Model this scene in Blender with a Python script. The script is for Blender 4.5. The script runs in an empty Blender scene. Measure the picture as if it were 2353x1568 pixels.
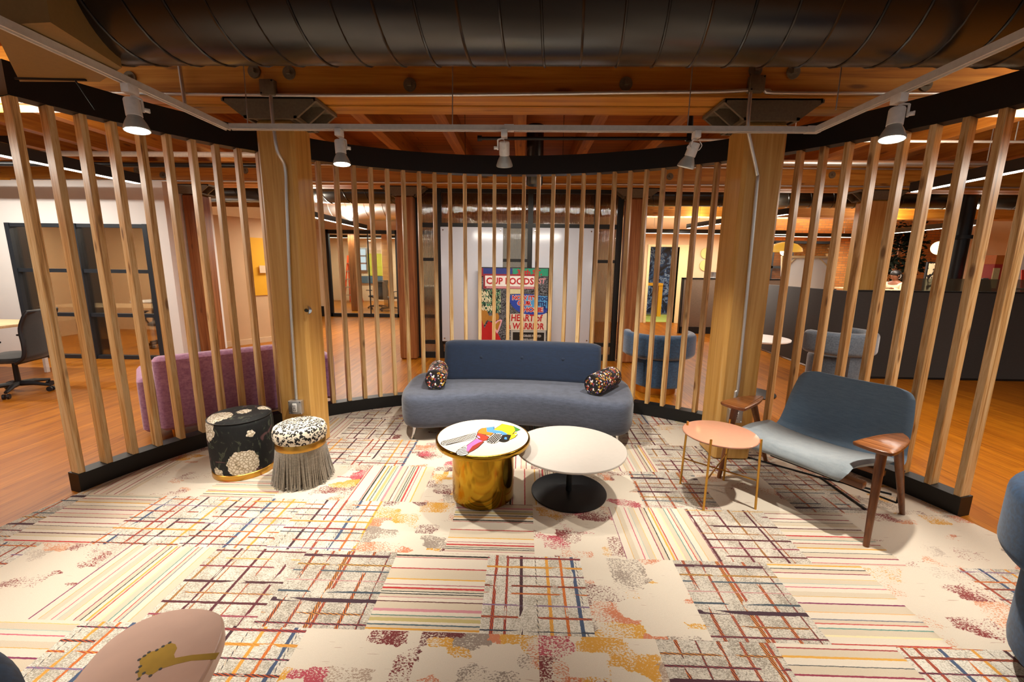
import bpy, bmesh, math, random
from mathutils import Vector, Matrix
random.seed(7)
PI = math.pi
scene = bpy.context.scene
C = scene.collection

# ------------------------------------------------------------------ helpers
XF = {}
def thing(name, label, cat, loc=(0, 0, 0), rotz=0, group=None):
    o = bpy.data.objects.new(name, None); C.objects.link(o)
    o.empty_display_size = .1
    o.location = loc; o.rotation_euler = (0, 0, rotz)
    o['label'] = label; o['category'] = cat
    if group: o['group'] = group
    XF[o.name] = Matrix.Translation(loc) @ Matrix.Rotation(rotz, 4, 'Z')
    return o
def tag(o, label, cat, group=None):
    o['label'] = label; o['category'] = cat
    if group: o['group'] = group
    return o
def struct(o):
    o['kind'] = 'structure'; return o
def dup(root, loc, rotz, label=None, group=None):
    r = root.copy(); C.objects.link(r); r.location = loc; r.rotation_euler = (0, 0, rotz)
    if label: r['label'] = label
    if group: r['group'] = group
    for ch in list(root.children):
        c = ch.copy(); C.objects.link(c); c.parent = r
        for g in list(ch.children):
            d = g.copy(); C.objects.link(d); d.parent = c
    return r

class MB:
    def __init__(s): s.bm = bmesh.new(); s.mi = 0
    def _mark(s, faces):
        for f in faces: f.material_index = s.mi
    def box(s, x0, x1, y0, y1, z0, z1, bev=0, mat=None, seg=2):
        r = bmesh.ops.create_cube(s.bm, size=1)
        vs = r['verts']
        m = Matrix.Translation(((x0+x1)/2, (y0+y1)/2, (z0+z1)/2)) @ Matrix.Diagonal((abs(x1-x0), abs(y1-y0), abs(z1-z0), 1))
        if mat is not None: m = mat @ m
        bmesh.ops.transform(s.bm, matrix=m, verts=vs)
        fs = set(f for v in vs for f in v.link_faces); s._mark(fs)
        if bev:
            es = list(set(e for v in vs for e in v.link_edges))
            r2 = bmesh.ops.bevel(s.bm, geom=es, offset=bev, segments=seg, affect='EDGES', profile=.5)
            s._mark(r2['faces'])
        return s
    def tube(s, pts, r, n=12, cap=True, closed=False):
        pts = [Vector(p) for p in pts]; N = len(pts)
        rs = r if isinstance(r, (list, tuple)) else [r]*N
        rings = []; ref = None
        for i, p in enumerate(pts):
            if closed: t = (pts[(i+1) % N]-pts[i-1])
            elif i == 0: t = pts[1]-pts[0]
            elif i == N-1: t = pts[-1]-pts[-2]
            else: t = (pts[i+1]-p).normalized()+(p-pts[i-1]).normalized()
            t.normalize()
            if ref is None:
                ref = Vector((0, 0, 1)) if abs(t.z) < .9 else Vector((1, 0, 0))
            a = (ref - t*ref.dot(t)).normalized(); ref = a; b = t.cross(a)
            rings.append([s.bm.verts.new(p+(a*math.cos(2*PI*k/n)+b*math.sin(2*PI*k/n))*rs[i]) for k in range(n)])
        M_ = N if closed else N-1
        for i in range(M_):
            A, B = rings[i], rings[(i+1) % N]
            for k in range(n):
                s._mark([s.bm.faces.new((A[k], A[(k+1) % n], B[(k+1) % n], B[k]))])
        if cap and not closed:
            s._mark([s.bm.faces.new(rings[0][::-1]), s.bm.faces.new(rings[-1])])
        return s
    def cyl(s, p0, p1, r0, r1=None, n=16):
        return s.tube([p0, p1], [r0, r0 if r1 is None else r1], n)
    def lathe(s, prof, n=32, c=(0, 0, 0), mat=None):
        rings = []; c = Vector(c)
        for r, z in prof:
            if r < 1e-5: vs = [s.bm.verts.new((0, 0, z))]
            else: vs = [s.bm.verts.new((r*math.cos(2*PI*k/n), r*math.sin(2*PI*k/n), z)) for k in range(n)]
            rings.append(vs)
        for A, B in zip(rings, rings[1:]):
            for k in range(n):
                a, b = A[k % len(A)], A[(k+1) % len(A)]; d, e = B[k % len(B)], B[(k+1) % len(B)]
                v = []
                for q in (a, b, e, d):
                    if q not in v: v.append(q)
                if len(v) > 2: s._mark([s.bm.faces.new(v)])
        vs = [v for R in rings for v in R]
        m = Matrix.Translation(c)
        if mat is not None: m = m @ mat
        bmesh.ops.transform(s.bm, matrix=m, verts=vs)
        return s
    def prism(s, poly, z0, z1, mat=None):
        a = [s.bm.verts.new((x, y, z0)) for x, y in poly]; b = [s.bm.verts.new((x, y, z1)) for x, y in poly]
        n = len(poly)
        fs = [s.bm.faces.new(a[::-1]), s.bm.faces.new(b)]
        for k in range(n): fs.append(s.bm.faces.new((a[k], a[(k+1) % n], b[(k+1) % n], b[k])))
        s._mark(fs)
        if mat is not None: bmesh.ops.transform(s.bm, matrix=mat, verts=a+b)
        return s
    def rings(s, R, capa=True, capb=True):
        vr = [[s.bm.verts.new(p) for p in r] for r in R]
        for A, B in zip(vr, vr[1:]):
            n = len(A)
            for k in range(n): s._mark([s.bm.faces.new((A[k], A[(k+1) % n], B[(k+1) % n], B[k]))])
        if capa: s._mark([s.bm.faces.new(vr[0][::-1])])
        if capb: s._mark([s.bm.faces.new(vr[-1])])
        return s
    def grid(s, f, nu, nv, thick=None):
        g = [[s.bm.verts.new(f(i/nu, j/nv)) for j in range(nv+1)] for i in range(nu+1)]
        for i in range(nu):
            for j in range(nv):
                s._mark([s.bm.faces.new((g[i][j], g[i+1][j], g[i+1][j+1], g[i][j+1]))])
        return s
    def ball(s, c, r, n=12, sc=(1, 1, 1)):
        r_ = bmesh.ops.create_uvsphere(s.bm, u_segments=n, v_segments=max(6, n//2), radius=1)
        bmesh.ops.transform(s.bm, matrix=Matrix.Translation(c) @ Matrix.Diagonal((r*sc[0], r*sc[1], r*sc[2], 1)), verts=r_['verts'])
        s._mark(set(f for v in r_['verts'] for f in v.link_faces)); return s
    def xform(s, m): bmesh.ops.transform(s.bm, matrix=m, verts=s.bm.verts); return s
    def build(s, name, mat, parent=None, world=False, ang=38, loc=None):
        bmesh.ops.recalc_face_normals(s.bm, faces=s.bm.faces)
        if parent is not None and world: s.xform(XF[parent.name].inverted())
        me = bpy.data.meshes.new(name); s.bm.to_mesh(me); s.bm.free()
        for m in (mat if isinstance(mat, (list, tuple)) else [mat]): me.materials.append(m)
        if ang:
            me.polygons.foreach_set('use_smooth', [True]*len(me.polygons))
            me.set_sharp_from_angle(angle=math.radians(ang))
        o = bpy.data.objects.new(name, me); C.objects.link(o)
        if parent is not None: o.parent = parent
        if loc is not None: o.location = loc
        return o

def rrect(w, h, r, n=6):
    """rounded rectangle outline centred at 0"""
    P = []
    for cx, cy, a0 in ((w/2-r, h/2-r, 0), (-w/2+r, h/2-r, 90), (-w/2+r, -h/2+r, 180), (w/2-r, -h/2+r, 270)):
        for k in range(n+1):
            a = math.radians(a0+90*k/n); P.append((cx+r*math.cos(a), cy+r*math.sin(a)))
    return P
def offset(poly, d):
    n = len(poly); out = []
    for i in range(n):
        x0, y0 = poly[i-1]; x1, y1 = poly[(i+1) % n]
        tx, ty = x1-x0, y1-y0; l = math.hypot(tx, ty) or 1
        out.append((poly[i][0]-ty/l*d, poly[i][1]+tx/l*d))
    return out
def smooth_closed(P, sub=6):
    n = len(P); out = []
    for i in range(n):
        p0, p1, p2, p3 = [Vector(P[(i+k-1) % n]) for k in range(4)]
        for j in range(sub):
            t = j/sub
            out.append(tuple(.5*((2*p1)+(p2-p0)*t+(2*p0-5*p1+4*p2-p3)*t*t+(3*p1-p0-3*p2+p3)*t**3)))
    return out
def catmull(P, sub=6):
    P = [Vector(p) for p in P]; out = []
    for i in range(len(P)-1):
        p0 = P[max(i-1, 0)]; p1 = P[i]; p2 = P[i+1]; p3 = P[min(i+2, len(P)-1)]
        for j in range(sub):
            t = j/sub
            out.append(.5*((2*p1)+(p2-p0)*t+(2*p0-5*p1+4*p2-p3)*t*t+(3*p1-p0-3*p2+p3)*t**3))
    out.append(P[-1]); return out

# ------------------------------------------------------------------ materials
def lin(c):
    if isinstance(c, str):
        c = [int(c[i:i+2], 16) for i in (0, 2, 4)]
    return tuple((v/255/12.92 if v/255 <= .04045 else ((v/255+.055)/1.055)**2.4) for v in c)+(1,)
class NT:
    def __init__(s, name):
        s.m = bpy.data.materials.new(name); s.m.use_nodes = True
        s.t = s.m.node_tree; s.n = s.t.nodes; s.b = s.n['Principled BSDF']
    def add(s, typ, **kw):
        n = s.n.new(typ)
        for k, v in kw.items():
            if k[0] == 'i' and k[1:].isdigit(): n.inputs[int(k[1:])].default_value = v
            elif k.startswith('in_'): n.inputs[k[3:].replace('_', ' ')].default_value = v
            else: setattr(n, k, v)
        return n
    def link(s, a, b): s.t.links.new(a, b); return s
    def math(s, op, a, b=None, c=None):
        n = s.n.new('ShaderNodeMath'); n.operation = op
        for i, v in enumerate((a, b, c)):
            if v is None: continue
            if isinstance(v, (int, float)): n.inputs[i].default_value = v
            else: s.link(v, n.inputs[i])
        return n.outputs[0]
    def mix(s, f, a, b, blend='MIX'):
        n = s.n.new('ShaderNodeMix'); n.data_type = 'RGBA'; n.blend_type = blend
        for i, v in ((0, f), (6, a), (7, b)):
            if isinstance(v, (int, float, tuple, list)): n.inputs[i].default_value = v
            else: s.link(v, n.inputs[i])
        return n.outputs[2]
    def ramp(s, f, stops, interp='LINEAR'):
        n = s.n.new('ShaderNodeValToRGB'); r = n.color_ramp; r.interpolation = interp
        while len(r.elements) > 1: r.elements.remove(r.elements[-1])
        r.elements[0].position = stops[0][0]; r.elements[0].color = stops[0][1]
        for p, c in stops[1:]:
            e = r.elements.new(p); e.color = c
        if f is not None: s.link(f, n.inputs[0])
        return n
    def coord(s, kind='Object', scale=(1, 1, 1), rot=(0, 0, 0), rnd=0):
        t = s.add('ShaderNodeTexCoord'); v = t.outputs[kind]
        if rnd:
            oi = s.add('ShaderNodeObjectInfo'); vm = s.add('ShaderNodeVectorMath', operation='MULTIPLY_ADD')
            cb = s.add('ShaderNodeCombineXYZ')
            for i in range(3): s.link(oi.outputs['Random'], cb.inputs[i])
            s.link(cb.outputs[0], vm.inputs[0]); vm.inputs[1].default_value = (rnd, rnd*1.7, rnd*2.3); s.link(v, vm.inputs[2]); v = vm.outputs[0]
        mp = s.add('ShaderNodeMapping'); mp.inputs['Scale'].default_value = scale; mp.inputs['Rotation'].default_value = rot
        s.link(v, mp.inputs[0]); return mp.outputs[0]
    def noise(s, v, scale=5, detail=4, rough=.55, dist=0):
        n = s.add('ShaderNodeTexNoise'); n.inputs['Scale'].default_value = scale; n.inputs['Detail'].default_value = detail
        n.inputs['Roughness'].default_value = rough; n.inputs['Distortion'].default_value = dist
        if v is not None: s.link(v, n.inputs['Vector'])
        return n.outputs['Fac']
    def bump(s, h, st=.3, d=.01):
        n = s.add('ShaderNodeBump'); n.inputs['Strength'].default_value = st; n.inputs['Distance'].default_value = d
        s.link(h, n.inputs['Height']); s.link(n.outputs[0], s.b.inputs['Normal'])
    def base(s, c):
        if isinstance(c, tuple): s.b.inputs['Base Color'].default_value = c
        else: s.link(c, s.b.inputs['Base Color'])
        return s
    def set(s, **kw):
        for k, v in kw.items(): s.b.inputs[k.replace('_', ' ')].default_value = v
        return s
def plain(name, col, rough=.5, metal=0, noise=.06, scale=40, bump=0, **kw):
    """plain colour with faint procedural mottling"""
    m = NT(name); c = lin(col); v = m.coord()
    f = m.noise(v, scale, 3)
    a = tuple(x*(1-noise) for x in c[:3])+(1,); b = tuple(min(1, x*(1+noise)) for x in c[:3])+(1,)
    m.base(m.ramp(f, [(.3, a), (.7, b)]).outputs[0]); m.set(Roughness=rough, Metallic=metal, **kw)
    if bump: m.bump(f, bump, .004)
    return m.m
def wood(name, cols, axis='Z', rough=.5, rnd=5, grain=1., knots=True, tint=.25, sc=1.):
    m = NT(name)
    s = {'X': (.35, 9, 9), 'Y': (9, .35, 9), 'Z': (9, 9, .35)}[axis]
    s = tuple(x*sc for x in s)
    v = m.coord('Object', s, rnd=rnd)
    n1 = m.noise(v, 2.2, 5, .6, 1.2*grain)
    n2 = m.noise(v, 11, 3, .6, .4)
    f = m.math('ADD', m.math('MULTIPLY', n1, .75), m.math('MULTIPLY', n2, .25))
    st = [(.3+.4*i/(len(cols)-1), lin(c)) for i, c in enumerate(cols)]
    col = m.ramp(f, st).outputs[0]
    if knots:
        ks = {'X': (1.1, 5, 5), 'Y': (5, 1.1, 5), 'Z': (5, 5, 1.6)}[axis]
        kv = m.coord('Object', ks, rnd=rnd*1.3)
        vo = m.add('ShaderNodeTexVoronoi'); m.link(kv, vo.inputs['Vector']); vo.inputs['Scale'].default_value = 1.6
        kf = m.ramp(vo.outputs['Distance'], [(.07, (1, 1, 1, 1)), (.15, (0, 0, 0, 1))]).outputs[0]
        col = m.mix(m.math('MULTIPLY', kf, .75), col, lin('6a3a16'))
    oi = m.add('ShaderNodeObjectInfo')
    tn = m.ramp(oi.outputs['Random'], [(0, (1-tint, 1-tint*1.2, 1-tint*1.5, 1)), (1, (1, 1, 1, 1))]).outputs[0]
    col = m.mix(1.0, col, tn, 'MULTIPLY')
    m.base(col); m.set(Roughness=rough); m.bump(f, .12, .004)
    return m.m
def emit(name, col, st):
    m = NT(name); m.base((0, 0, 0, 1)); m.set(Emission_Color=lin(col), Emission_Strength=st); return m.m
def metal(name, col, rough=.25, aniso=0):
    m = NT(name); v = m.coord('Object', (1, 1, 40)); f = m.noise(v, 30, 2)
    c = lin(col)
    m.base(m.ramp(f, [(.3, tuple(x*.9 for x in c[:3])+(1,)), (.7, c)]).outputs[0])
    m.set(Roughness=rough, Metallic=1); return m.m
def fabric(name, col, col2=None, rough=.9, sheen=.3, scale=420):
    m = NT(name); v = m.coord('Object', (1, 1, 1))
    w = m.noise(v, scale, 2); big = m.noise(m.coord('Object', (1, 1, 5)), 18, 3)
    f = m.math('ADD', m.math('MULTIPLY', w, .6), m.math('MULTIPLY', big, .4))
    c = lin(col); d = lin(col2) if col2 else tuple(x*.72 for x in c[:3])+(1,)
    m.base(m.ramp(f, [(.36, d), (.64, c)]).outputs[0]); m.set(Roughness=rough)
    m.b.inputs['Sheen Weight'].default_value = sheen
    m.bump(w, .25, .002); return m.m
def clear_glass(name, tint='e8f0ee', refl=.12, dark=0):
    m = NT(name); t = m.t; m.n.remove(m.b)
    tr = m.add('ShaderNodeBsdfTransparent'); tr.inputs[0].default_value = lin(tint)
    gl = m.add('ShaderNodeBsdfGlossy'); gl.inputs['Roughness'].default_value = .02
    lw = m.add('ShaderNodeLayerWeight'); lw.inputs[0].default_value = .35
    mx = m.add('ShaderNodeMixShader'); f = m.math('ADD', m.math('MULTIPLY', lw.outputs['Fresnel'], .6), refl)
    m.link(f, mx.inputs[0]); m.link(tr.outputs[0], mx.inputs[1]); m.link(gl.outputs[0], mx.inputs[2])
    m.link(mx.outputs[0], m.n['Material Output'].inputs[0]); return m.m

MT = {}
MT['slat'] = wood('cedar_slat', ['7a4c20', 'b5864c', 'deb276', 'f0d2a0', 'cf9e5c', '97662f'], 'Z', .42, 6, tint=.28)
MT['column'] = wood('fir_column', ['b07e38', 'c8974c', 'd4a65e', 'dcb372'], 'Z', .38, 6, knots=False, tint=.08, sc=.8)
MT['oldcolumn'] = wood('old_fir_column', ['5e2f10', '82481c', '9c6232', 'a8754a'], 'Z', .5, 6, tint=.2, sc=.8)
MT['beam'] = wood('fir_beam', ['8a5214', 'b5731f', 'c98a30', 'd59c46'], 'X', .5, 6, tint=.1, sc=.7)
MT['joist'] = wood('fir_joist', ['7a4410', '9c5c1a', 'b07026', 'be8236'], 'Y', .55, 6, tint=.2, sc=.7)
MT['walnut'] = wood('walnut', ['4a2810', '693b19', '87522a', '9a6438'], 'X', .3, 6, knots=False, tint=.05)
MT['walnutz'] = wood('walnut_leg', ['4a2810', '693b19', '7d4a24', '8c5830'], 'Z', .3, 6, knots=False, tint=.05)
MT['paleoak'] = wood('pale_oak', ['c9a878', 'd8bb90', 'e3caa2'], 'X', .4, 6, knots=False)
MT['black'] = plain('black_paint', '070707', .5)
MT['blackmetal'] = plain('black_metal', '101114', .4, .3)
MT['frame'] = plain('slate_frame', '2a3038', .45, .2)
MT['duct'] = None
MT['white'] = plain('white_enamel', 'e9e7e4', .35)
MT['rail'] = plain('track_white', 'cfcac4', .35, .1)
MT['galv'] = metal('galvanized_steel', 'dcdddd', .45)
MT['iron'] = plain('cast_iron_tan', '6f6350', .6, .15, .12, 60)
MT['boxtan'] = plain('tan_box', '8a6a3a', .5, .1)
MT['gold'] = metal('polished_gold', 'b48c2a', .12)
MT['brass'] = metal('brushed_brass', 'cf9f4a', .3)
MT['chrome'] = metal('chrome', 'd8dadc', .08)
MT['alu'] = metal('aluminium', 'b9bcc0', .3)
MT['wallwhite'] = plain('white_wall', 'e4e1df', .8, 0, .02, 3)
MT['wallbeige'] = plain('beige_wall', 'cfae86', .8, 0, .03, 3)
MT['wallwarm'] = plain('warm_wall', 'd8bd98', .8, 0, .03, 3)
MT['yellow'] = plain('yellow_panel', 'e0a51a', .7, 0, .03, 3)
MT['glass'] = clear_glass('clear_glass', 'dfe6e4', .06)
MT['darkglass'] = clear_glass('tinted_glass', 'e4dfd6', .07)
MT['darkfab'] = fabric('charcoal_fabric', '2c2725', '1e1a18', scale=200)
MT['tanfab'] = fabric('taupe_fabric', '8d7763', '75624f', scale=200)
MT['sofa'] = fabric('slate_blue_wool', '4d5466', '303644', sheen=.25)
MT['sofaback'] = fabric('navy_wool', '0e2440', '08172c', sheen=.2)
MT['chairfab'] = fabric('blue_grey_felt', '899195', '737d84', scale=520)
MT['chairback'] = fabric('steel_blue_felt', '7390aa', '5f7a94', scale=520)
MT['bluevelvet'] = fabric('blue_velvet', '245075', '123252', sheen=.6, scale=60)
MT['navyvelvet'] = fabric('navy_velvet', '0e3d63', '082844', sheen=.12, scale=60)
MT['greyvelvet'] = fabric('grey_blue_velvet', '56626f', '3b4856', sheen=.6, scale=60)
MT['purple'] = fabric('lilac_velvet', 'b487aa', '93638c', sheen=.5, scale=50)
MT['mesh'] = fabric('black_mesh', '1d1b1a', '0f0e0e', scale=300)
MT['rubber'] = plain('black_plastic', '15151a', .5)
# duct: dark painted spiral sheet
m = NT('black_duct'); v = m.coord('Object'); f = m.noise(v, 120, 2)
m.base(m.ramp(f, [(.3, lin('0d0b09')), (.7, lin('14110e'))]).outputs[0]); m.set(Roughness=.26, IOR=1.5); m.b.inputs['Specular IOR Level'].default_value = .7; m.bump(f, .05, .002)
MT['duct'] = m.m
# hardwood strip floor, boards along Y
m = NT('hardwood_floor'); v = m.coord('Object', (1, 1, 1), (0, 0, PI/2))
br = m.add('ShaderNodeTexBrick'); m.link(v, br.inputs['Vector']); br.offset = .37; br.offset_frequency = 3
for k, val in (('Scale', 1), ('Brick Width', 1.1), ('Row Height', .057), ('Mortar Size', .0012), ('Bias', 0), ('Mortar Smooth', .1)): br.inputs[k].default_value = val
br.inputs['Color1'].default_value = lin('824406'); br.inputs['Color2'].default_value = lin('ad6a10'); br.inputs['Mortar'].default_value = lin('5e300a')
g = m.noise(m.coord('Object', (26, 1.1, 1)), 1.6, 5, .65, .6)
g2 = m.ramp(g, [(.28, lin('482202')), (.47, lin('9c5c0c')), (.72, lin('bd781c'))]).outputs[0]
col = m.mix(.55, br.outputs['Color'], g2)
m.base(col); m.set(Roughness=.42); m.b.inputs['Specular IOR Level'].default_value = .25; m.b.inputs['Coat Weight'].default_value = .06; m.b.inputs['Coat Roughness'].default_value = .15
m.bump(g, .05, .002); MT['floor'] = m.m
# plank deck of the ceiling, boards along X
m = NT('plank_ceiling'); v = m.coord('Object')
br = m.add('ShaderNodeTexBrick'); m.link(v, br.inputs['Vector'])
for k, val in (('Scale', 1), ('Brick Width', 3.1), ('Row Height', .14), ('Mortar Size', .006)): br.inputs[k].default_value = val
br.inputs['Color1'].default_value = lin('8a4c16'); br.inputs['Color2'].default_value = lin('a86622'); br.inputs['Mortar'].default_value = lin('2c1204')
g = m.noise(m.coord('Object', (.5, 14, 1)), 2, 5, .6, .5)
m.base(m.mix(.35, br.outputs['Color'], m.ramp(g, [(.3, lin('6a300c')), (.7, lin('c27a30'))]).outputs[0])); m.set(Roughness=.6); MT['deck'] = m.m
# brick wall
m = NT('brick_wall'); v = m.coord('Object', (1, 1, 1), (PI/2, 0, 0))
br = m.add('ShaderNodeTexBrick'); m.link(v, br.inputs['Vector'])
for k, val in (('Scale', 1), ('Brick Width', .22), ('Row Height', .075), ('Mortar Size', .008)): br.inputs[k].default_value = val
br.inputs['Color1'].default_value = lin('ac6a2e'); br.inputs['Color2'].default_value = lin('c8823c'); br.inputs['Mortar'].default_value = lin('8a6a48')
m.base(br.outputs['Color']); m.set(Roughness=.8); MT['brick'] = m.m
# ribbed glass
m = NT('ribbed_glass')
w = m.add('ShaderNodeTexWave', wave_type='BANDS', bands_direction='X'); m.link(m.coord(), w.inputs['Vector']); w.inputs['Scale'].default_value = 14
m.n.remove(m.b)
rf = m.add('ShaderNodeBsdfRefraction'); rf.inputs['IOR'].default_value = 1.12; rf.inputs['Roughness'].default_value = .06; rf.inputs[0].default_value = lin('d8d2c8')
gl = m.add('ShaderNodeBsdfGlossy'); gl.inputs['Roughness'].default_value = .06
bp = m.add('ShaderNodeBump'); bp.inputs['Strength'].default_value = .8; bp.inputs['Distance'].default_value = .01; m.link(w.outputs['Fac'], bp.inputs['Height'])
m.link(bp.outputs[0], rf.inputs['Normal']); m.link(bp.outputs[0], gl.inputs['Normal'])
mx = m.add('ShaderNodeMixShader'); mx.inputs[0].default_value = .22
m.link(rf.outputs[0], mx.inputs[1]); m.link(gl.outputs[0], mx.inputs[2]); m.link(mx.outputs[0], m.n['Material Output'].inputs[0]); MT['ribbed'] = m.m
# ---------------- carpet tile materials (tile UV + seed UV)
def carpet_common(m):
    uv = m.add('ShaderNodeUVMap', uv_map='tile'); sd = m.add('ShaderNodeUVMap', uv_map='seed')
    s1 = m.add('ShaderNodeSeparateXYZ'); m.link(uv.outputs[0], s1.inputs[0])
    s2 = m.add('ShaderNodeSeparateXYZ'); m.link(sd.outputs[0], s2.inputs[0])
    ob = m.coord('Object')
    cb = m.add('ShaderNodeCombineXYZ'); m.link(s1.outputs[0], cb.inputs[0]); m.link(s1.outputs[1], cb.inputs[1]); m.link(s2.outputs[0], cb.inputs[2])
    return s1.outputs[0], s1.outputs[1], s2.outputs[0], cb.outputs[0], ob
def carpet_finish(m, col, ob):
    f = m.noise(ob, 520, 2, .7)
    col = m.mix(.16, col, m.ramp(f, [(.3, (.25, .24, .22, 1)), (.7, (1, 1, 1, 1))]).outputs[0], 'MULTIPLY')
    m.base(col); m.set(Roughness=.95); m.b.inputs['Sheen Weight'].default_value = .15
    m.bump(f, .5, .004); return m.m
CR = lin('d0c5b4'); CR2 = lin('c3b59f')
def stripes(name, lines, wob=.012):
    m = NT(name); U, V, S, vec, ob = carpet_common(m)
    n = m.noise(ob, 60, 3)
    p = m.math('FRACT', m.math('ADD', m.math('ADD', V, S), m.math('MULTIPLY', m.math('SUBTRACT', n, .5), wob)))
    st = []; pos = 0
    bg = [CR, CR2]
    st.append((0, CR))
    for k, (a, w, c) in enumerate(lines):
        st.append((a, lin(c))); st.append((a+w, bg[k % 2]))
    col = m.ramp(p, st[:32], 'CONSTANT').outputs[0]
    return carpet_finish(m, col, ob)
MT['stripeA'] = stripes('carpet_stripe_pink', [(.03, .012, 'a4636a'), (.07, .02, 'b02a2a'), (.12, .012, '39413c'), (.145, .012, '1d1d1c'), (.19, .01, 'b98a86'), (.24, .012, '5b2a2a'), (.33, .03, 'c08088'), (.40, .012, '5c7a70'), (.43, .04, 'b3a46a'), (.50, .015, '4c5f66'), (.54, .022, 'c8902f'), (.60, .024, '17130f'), (.635, .012, 'a2484e'), (.80, .016, 'a83030'), (.95, .018, 'd09c3a')])
MT['stripeB'] = stripes('carpet_stripe_cream', [(.05, .01, 'c06070'), (.10, .008, '9fb0a8'), (.17, .008, 'd8b46a'), (.25, .009, '8f2f48'), (.31, .012, '2a2a2a'), (.36, .022, 'd4a03a'), (.40, .014, 'b02c26'), (.48, .02, 'd9cda0'), (.56, .014, '5f8a80'), (.61, .012, 'b84a44'), (.66, .01, '70707a'), (.74, .012, 'd0a878'), (.84, .018, '7a2350'), (.93, .008, 'c8a05a')])
MT['stripeC'] = stripes('carpet_stripe_red', [(.04, .016, '8f2430'), (.11, .008, '333333'), (.18, .008, 'b8a070'), (.24, .014, '5a1c2a'), (.30, .01, 'c2b286'), (.38, .022, 'b81f1c'), (.46, .012, '6c8a80'), (.52, .014, '9a3a3c'), (.60, .018, 'cf9a3c'), (.68, .01, '42484a'), (.76, .016, '8a2a44'), (.85, .01, 'c07070'), (.93, .012, '7a2430')])
def plaid(name, bgA, bgB, LX, LY, dash=17):
    m = NT(name); U, V, S, vec, ob = carpet_common(m)
    fine = m.noise(m.coord('Object', (1, 3.2, 1)), 130, 3, .7); big = m.noise(ob, 7, 2)
    fine2 = m.noise(m.coord('Object', (3.2, 1, 1)), 110, 2, .7)
    ff = m.math('ADD', m.math('MULTIPLY', fine, .55), m.math('ADD', m.math('MULTIPLY', big, .2), m.math('MULTIPLY', fine2, .25)))
    col = m.ramp(ff, [(.45, lin(bgA)), (.53, lin(bgB))]).outputs[0]
    wob = m.math('MULTIPLY', m.math('SUBTRACT', m.noise(ob, 70, 2), .5), .01)
    def lay(col, a, b, lines, sh):
        p = m.math('FRACT', m.math('ADD', m.math('ADD', a, wob), m.math('MULTIPLY', S, sh)))
        s1 = [(0, (0, 0, 0, 0))]; s2 = [(0, (0, 0, 0, 0))]
        for x, w, c1, c2 in lines:
            w *= 1.4; s1 += [(x, lin(c1)), (x+w, (0, 0, 0, 0))]; s2 += [(x, lin(c2)), (x+w, (0, 0, 0, 0))]
        r1 = m.ramp(p, s1, 'CONSTANT'); r2 = m.ramp(p, s2, 'CONSTANT')
        d = m.math('GREATER_THAN', m.math('FRACT', m.math('MULTIPLY', m.math('ADD', b, m.math('MULTIPLY', a, 3.3)), dash)), .48)
        lc = m.mix(d, r1.outputs[0], r2.outputs[0])
        cbx = m.add('ShaderNodeCombineXYZ'); m.link(m.math('MULTIPLY', b, 1.4), cbx.inputs[0]); m.link(m.math('MULTIPLY', p, 9), cbx.inputs[1]); m.link(S, cbx.inputs[2])
        part = m.math('GREATER_THAN', m.noise(cbx.outputs[0], 2.3, 0), .36)
        return m.mix(m.math('MULTIPLY', r1.outputs[1], part), col, lc)
    col = lay(col, U, V, LX, 1.0); col = lay(col, V, U, LY, 1.7)
    return carpet_finish(m, col, ob)
MT['plaidG'] = plaid('carpet_plaid_grey', '7d7466', 'c9c1b3',
    [(.06, .022, '2a1420', 'b85a1e'), (.25, .018, '5a1c2c', 'b4602a'), (.42, .028, '331521', 'c97a24'), (.47, .02, '5d1e28', 'b4541e'), (.70, .022, '2f1622', 'c4661e'), (.88, .012, '3a2430', '8a3a20')],
    [(.05, .016, '31404c', '31404c'), (.2, .009, 'a46a68', 'b98a86'), (.33, .014, '3a4a56', '46545c'), (.42, .016, 'c98f2c', '3c2c20'), (.55, .026, '3a141f', '47182a'), (.68, .014, '83303c', '2c1a20'), (.79, .016, '31202a', 'bd7a26'), (.93, .034, '2c1020', '3a1728')])
MT['plaidW'] = plaid('carpet_plaid_white', '98907f', 'd8d2c6',
    [(.04, .01, '3a3a40', 'c9b9a0'), (.15, .022, 'c98a2a', 'd39a3c'), (.30, .02, 'c87420', 'b8561e'), (.42, .024, '344664', '3c4e6c'), (.47, .008, '3a3a44', 'd2c8b8'), (.62, .022, '6c1e28', 'b3501e'), (.74, .016, 'b04a22', '6c2028'), (.88, .024, '24141c', '4a1c26')],
    [(.08, .018, '6a1f30', 'b55a22'), (.22, .012, '8a5f80', '6f6480'), (.36, .016, 'c97b20', '9a3a20'), (.46, .016, '2f1a24', 'a8481e'), (.6, .012, '86344a', '2c2026'), (.72, .02, 'bb7a24', 'c98f30'), (.86, .02, '55172a', '912f2a'), (.94, .012, '38404e', '2a2a34')])
MT['plaidR'] = plaid('carpet_plaid_wine', '8f8474', 'd2cabc',
    [(.08, .02, '4a1420', '6a1e28'), (.26, .018, '3a1420', 'c08a3a'), (.46, .02, '5c1822', '401420'), (.52, .012, '70222a', 'b8803a'), (.72, .022, '401420', '5a1820'), (.86, .012, '8a3040', 'a06a30')],
    [(.06, .014, '8a2a3a', '5a1a28'), (.18, .012, 'c2964a', 'c2964a'), (.30, .016, '4a1420', '6a2028'), (.44, .014, '8a3a4a', '8a3a4a'), (.58, .02, '3c121c', '5a1a24'), (.70, .012, '6a2a3a', 'b8862a'), (.84, .024, '321018', '4a1420')], 23)
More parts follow.
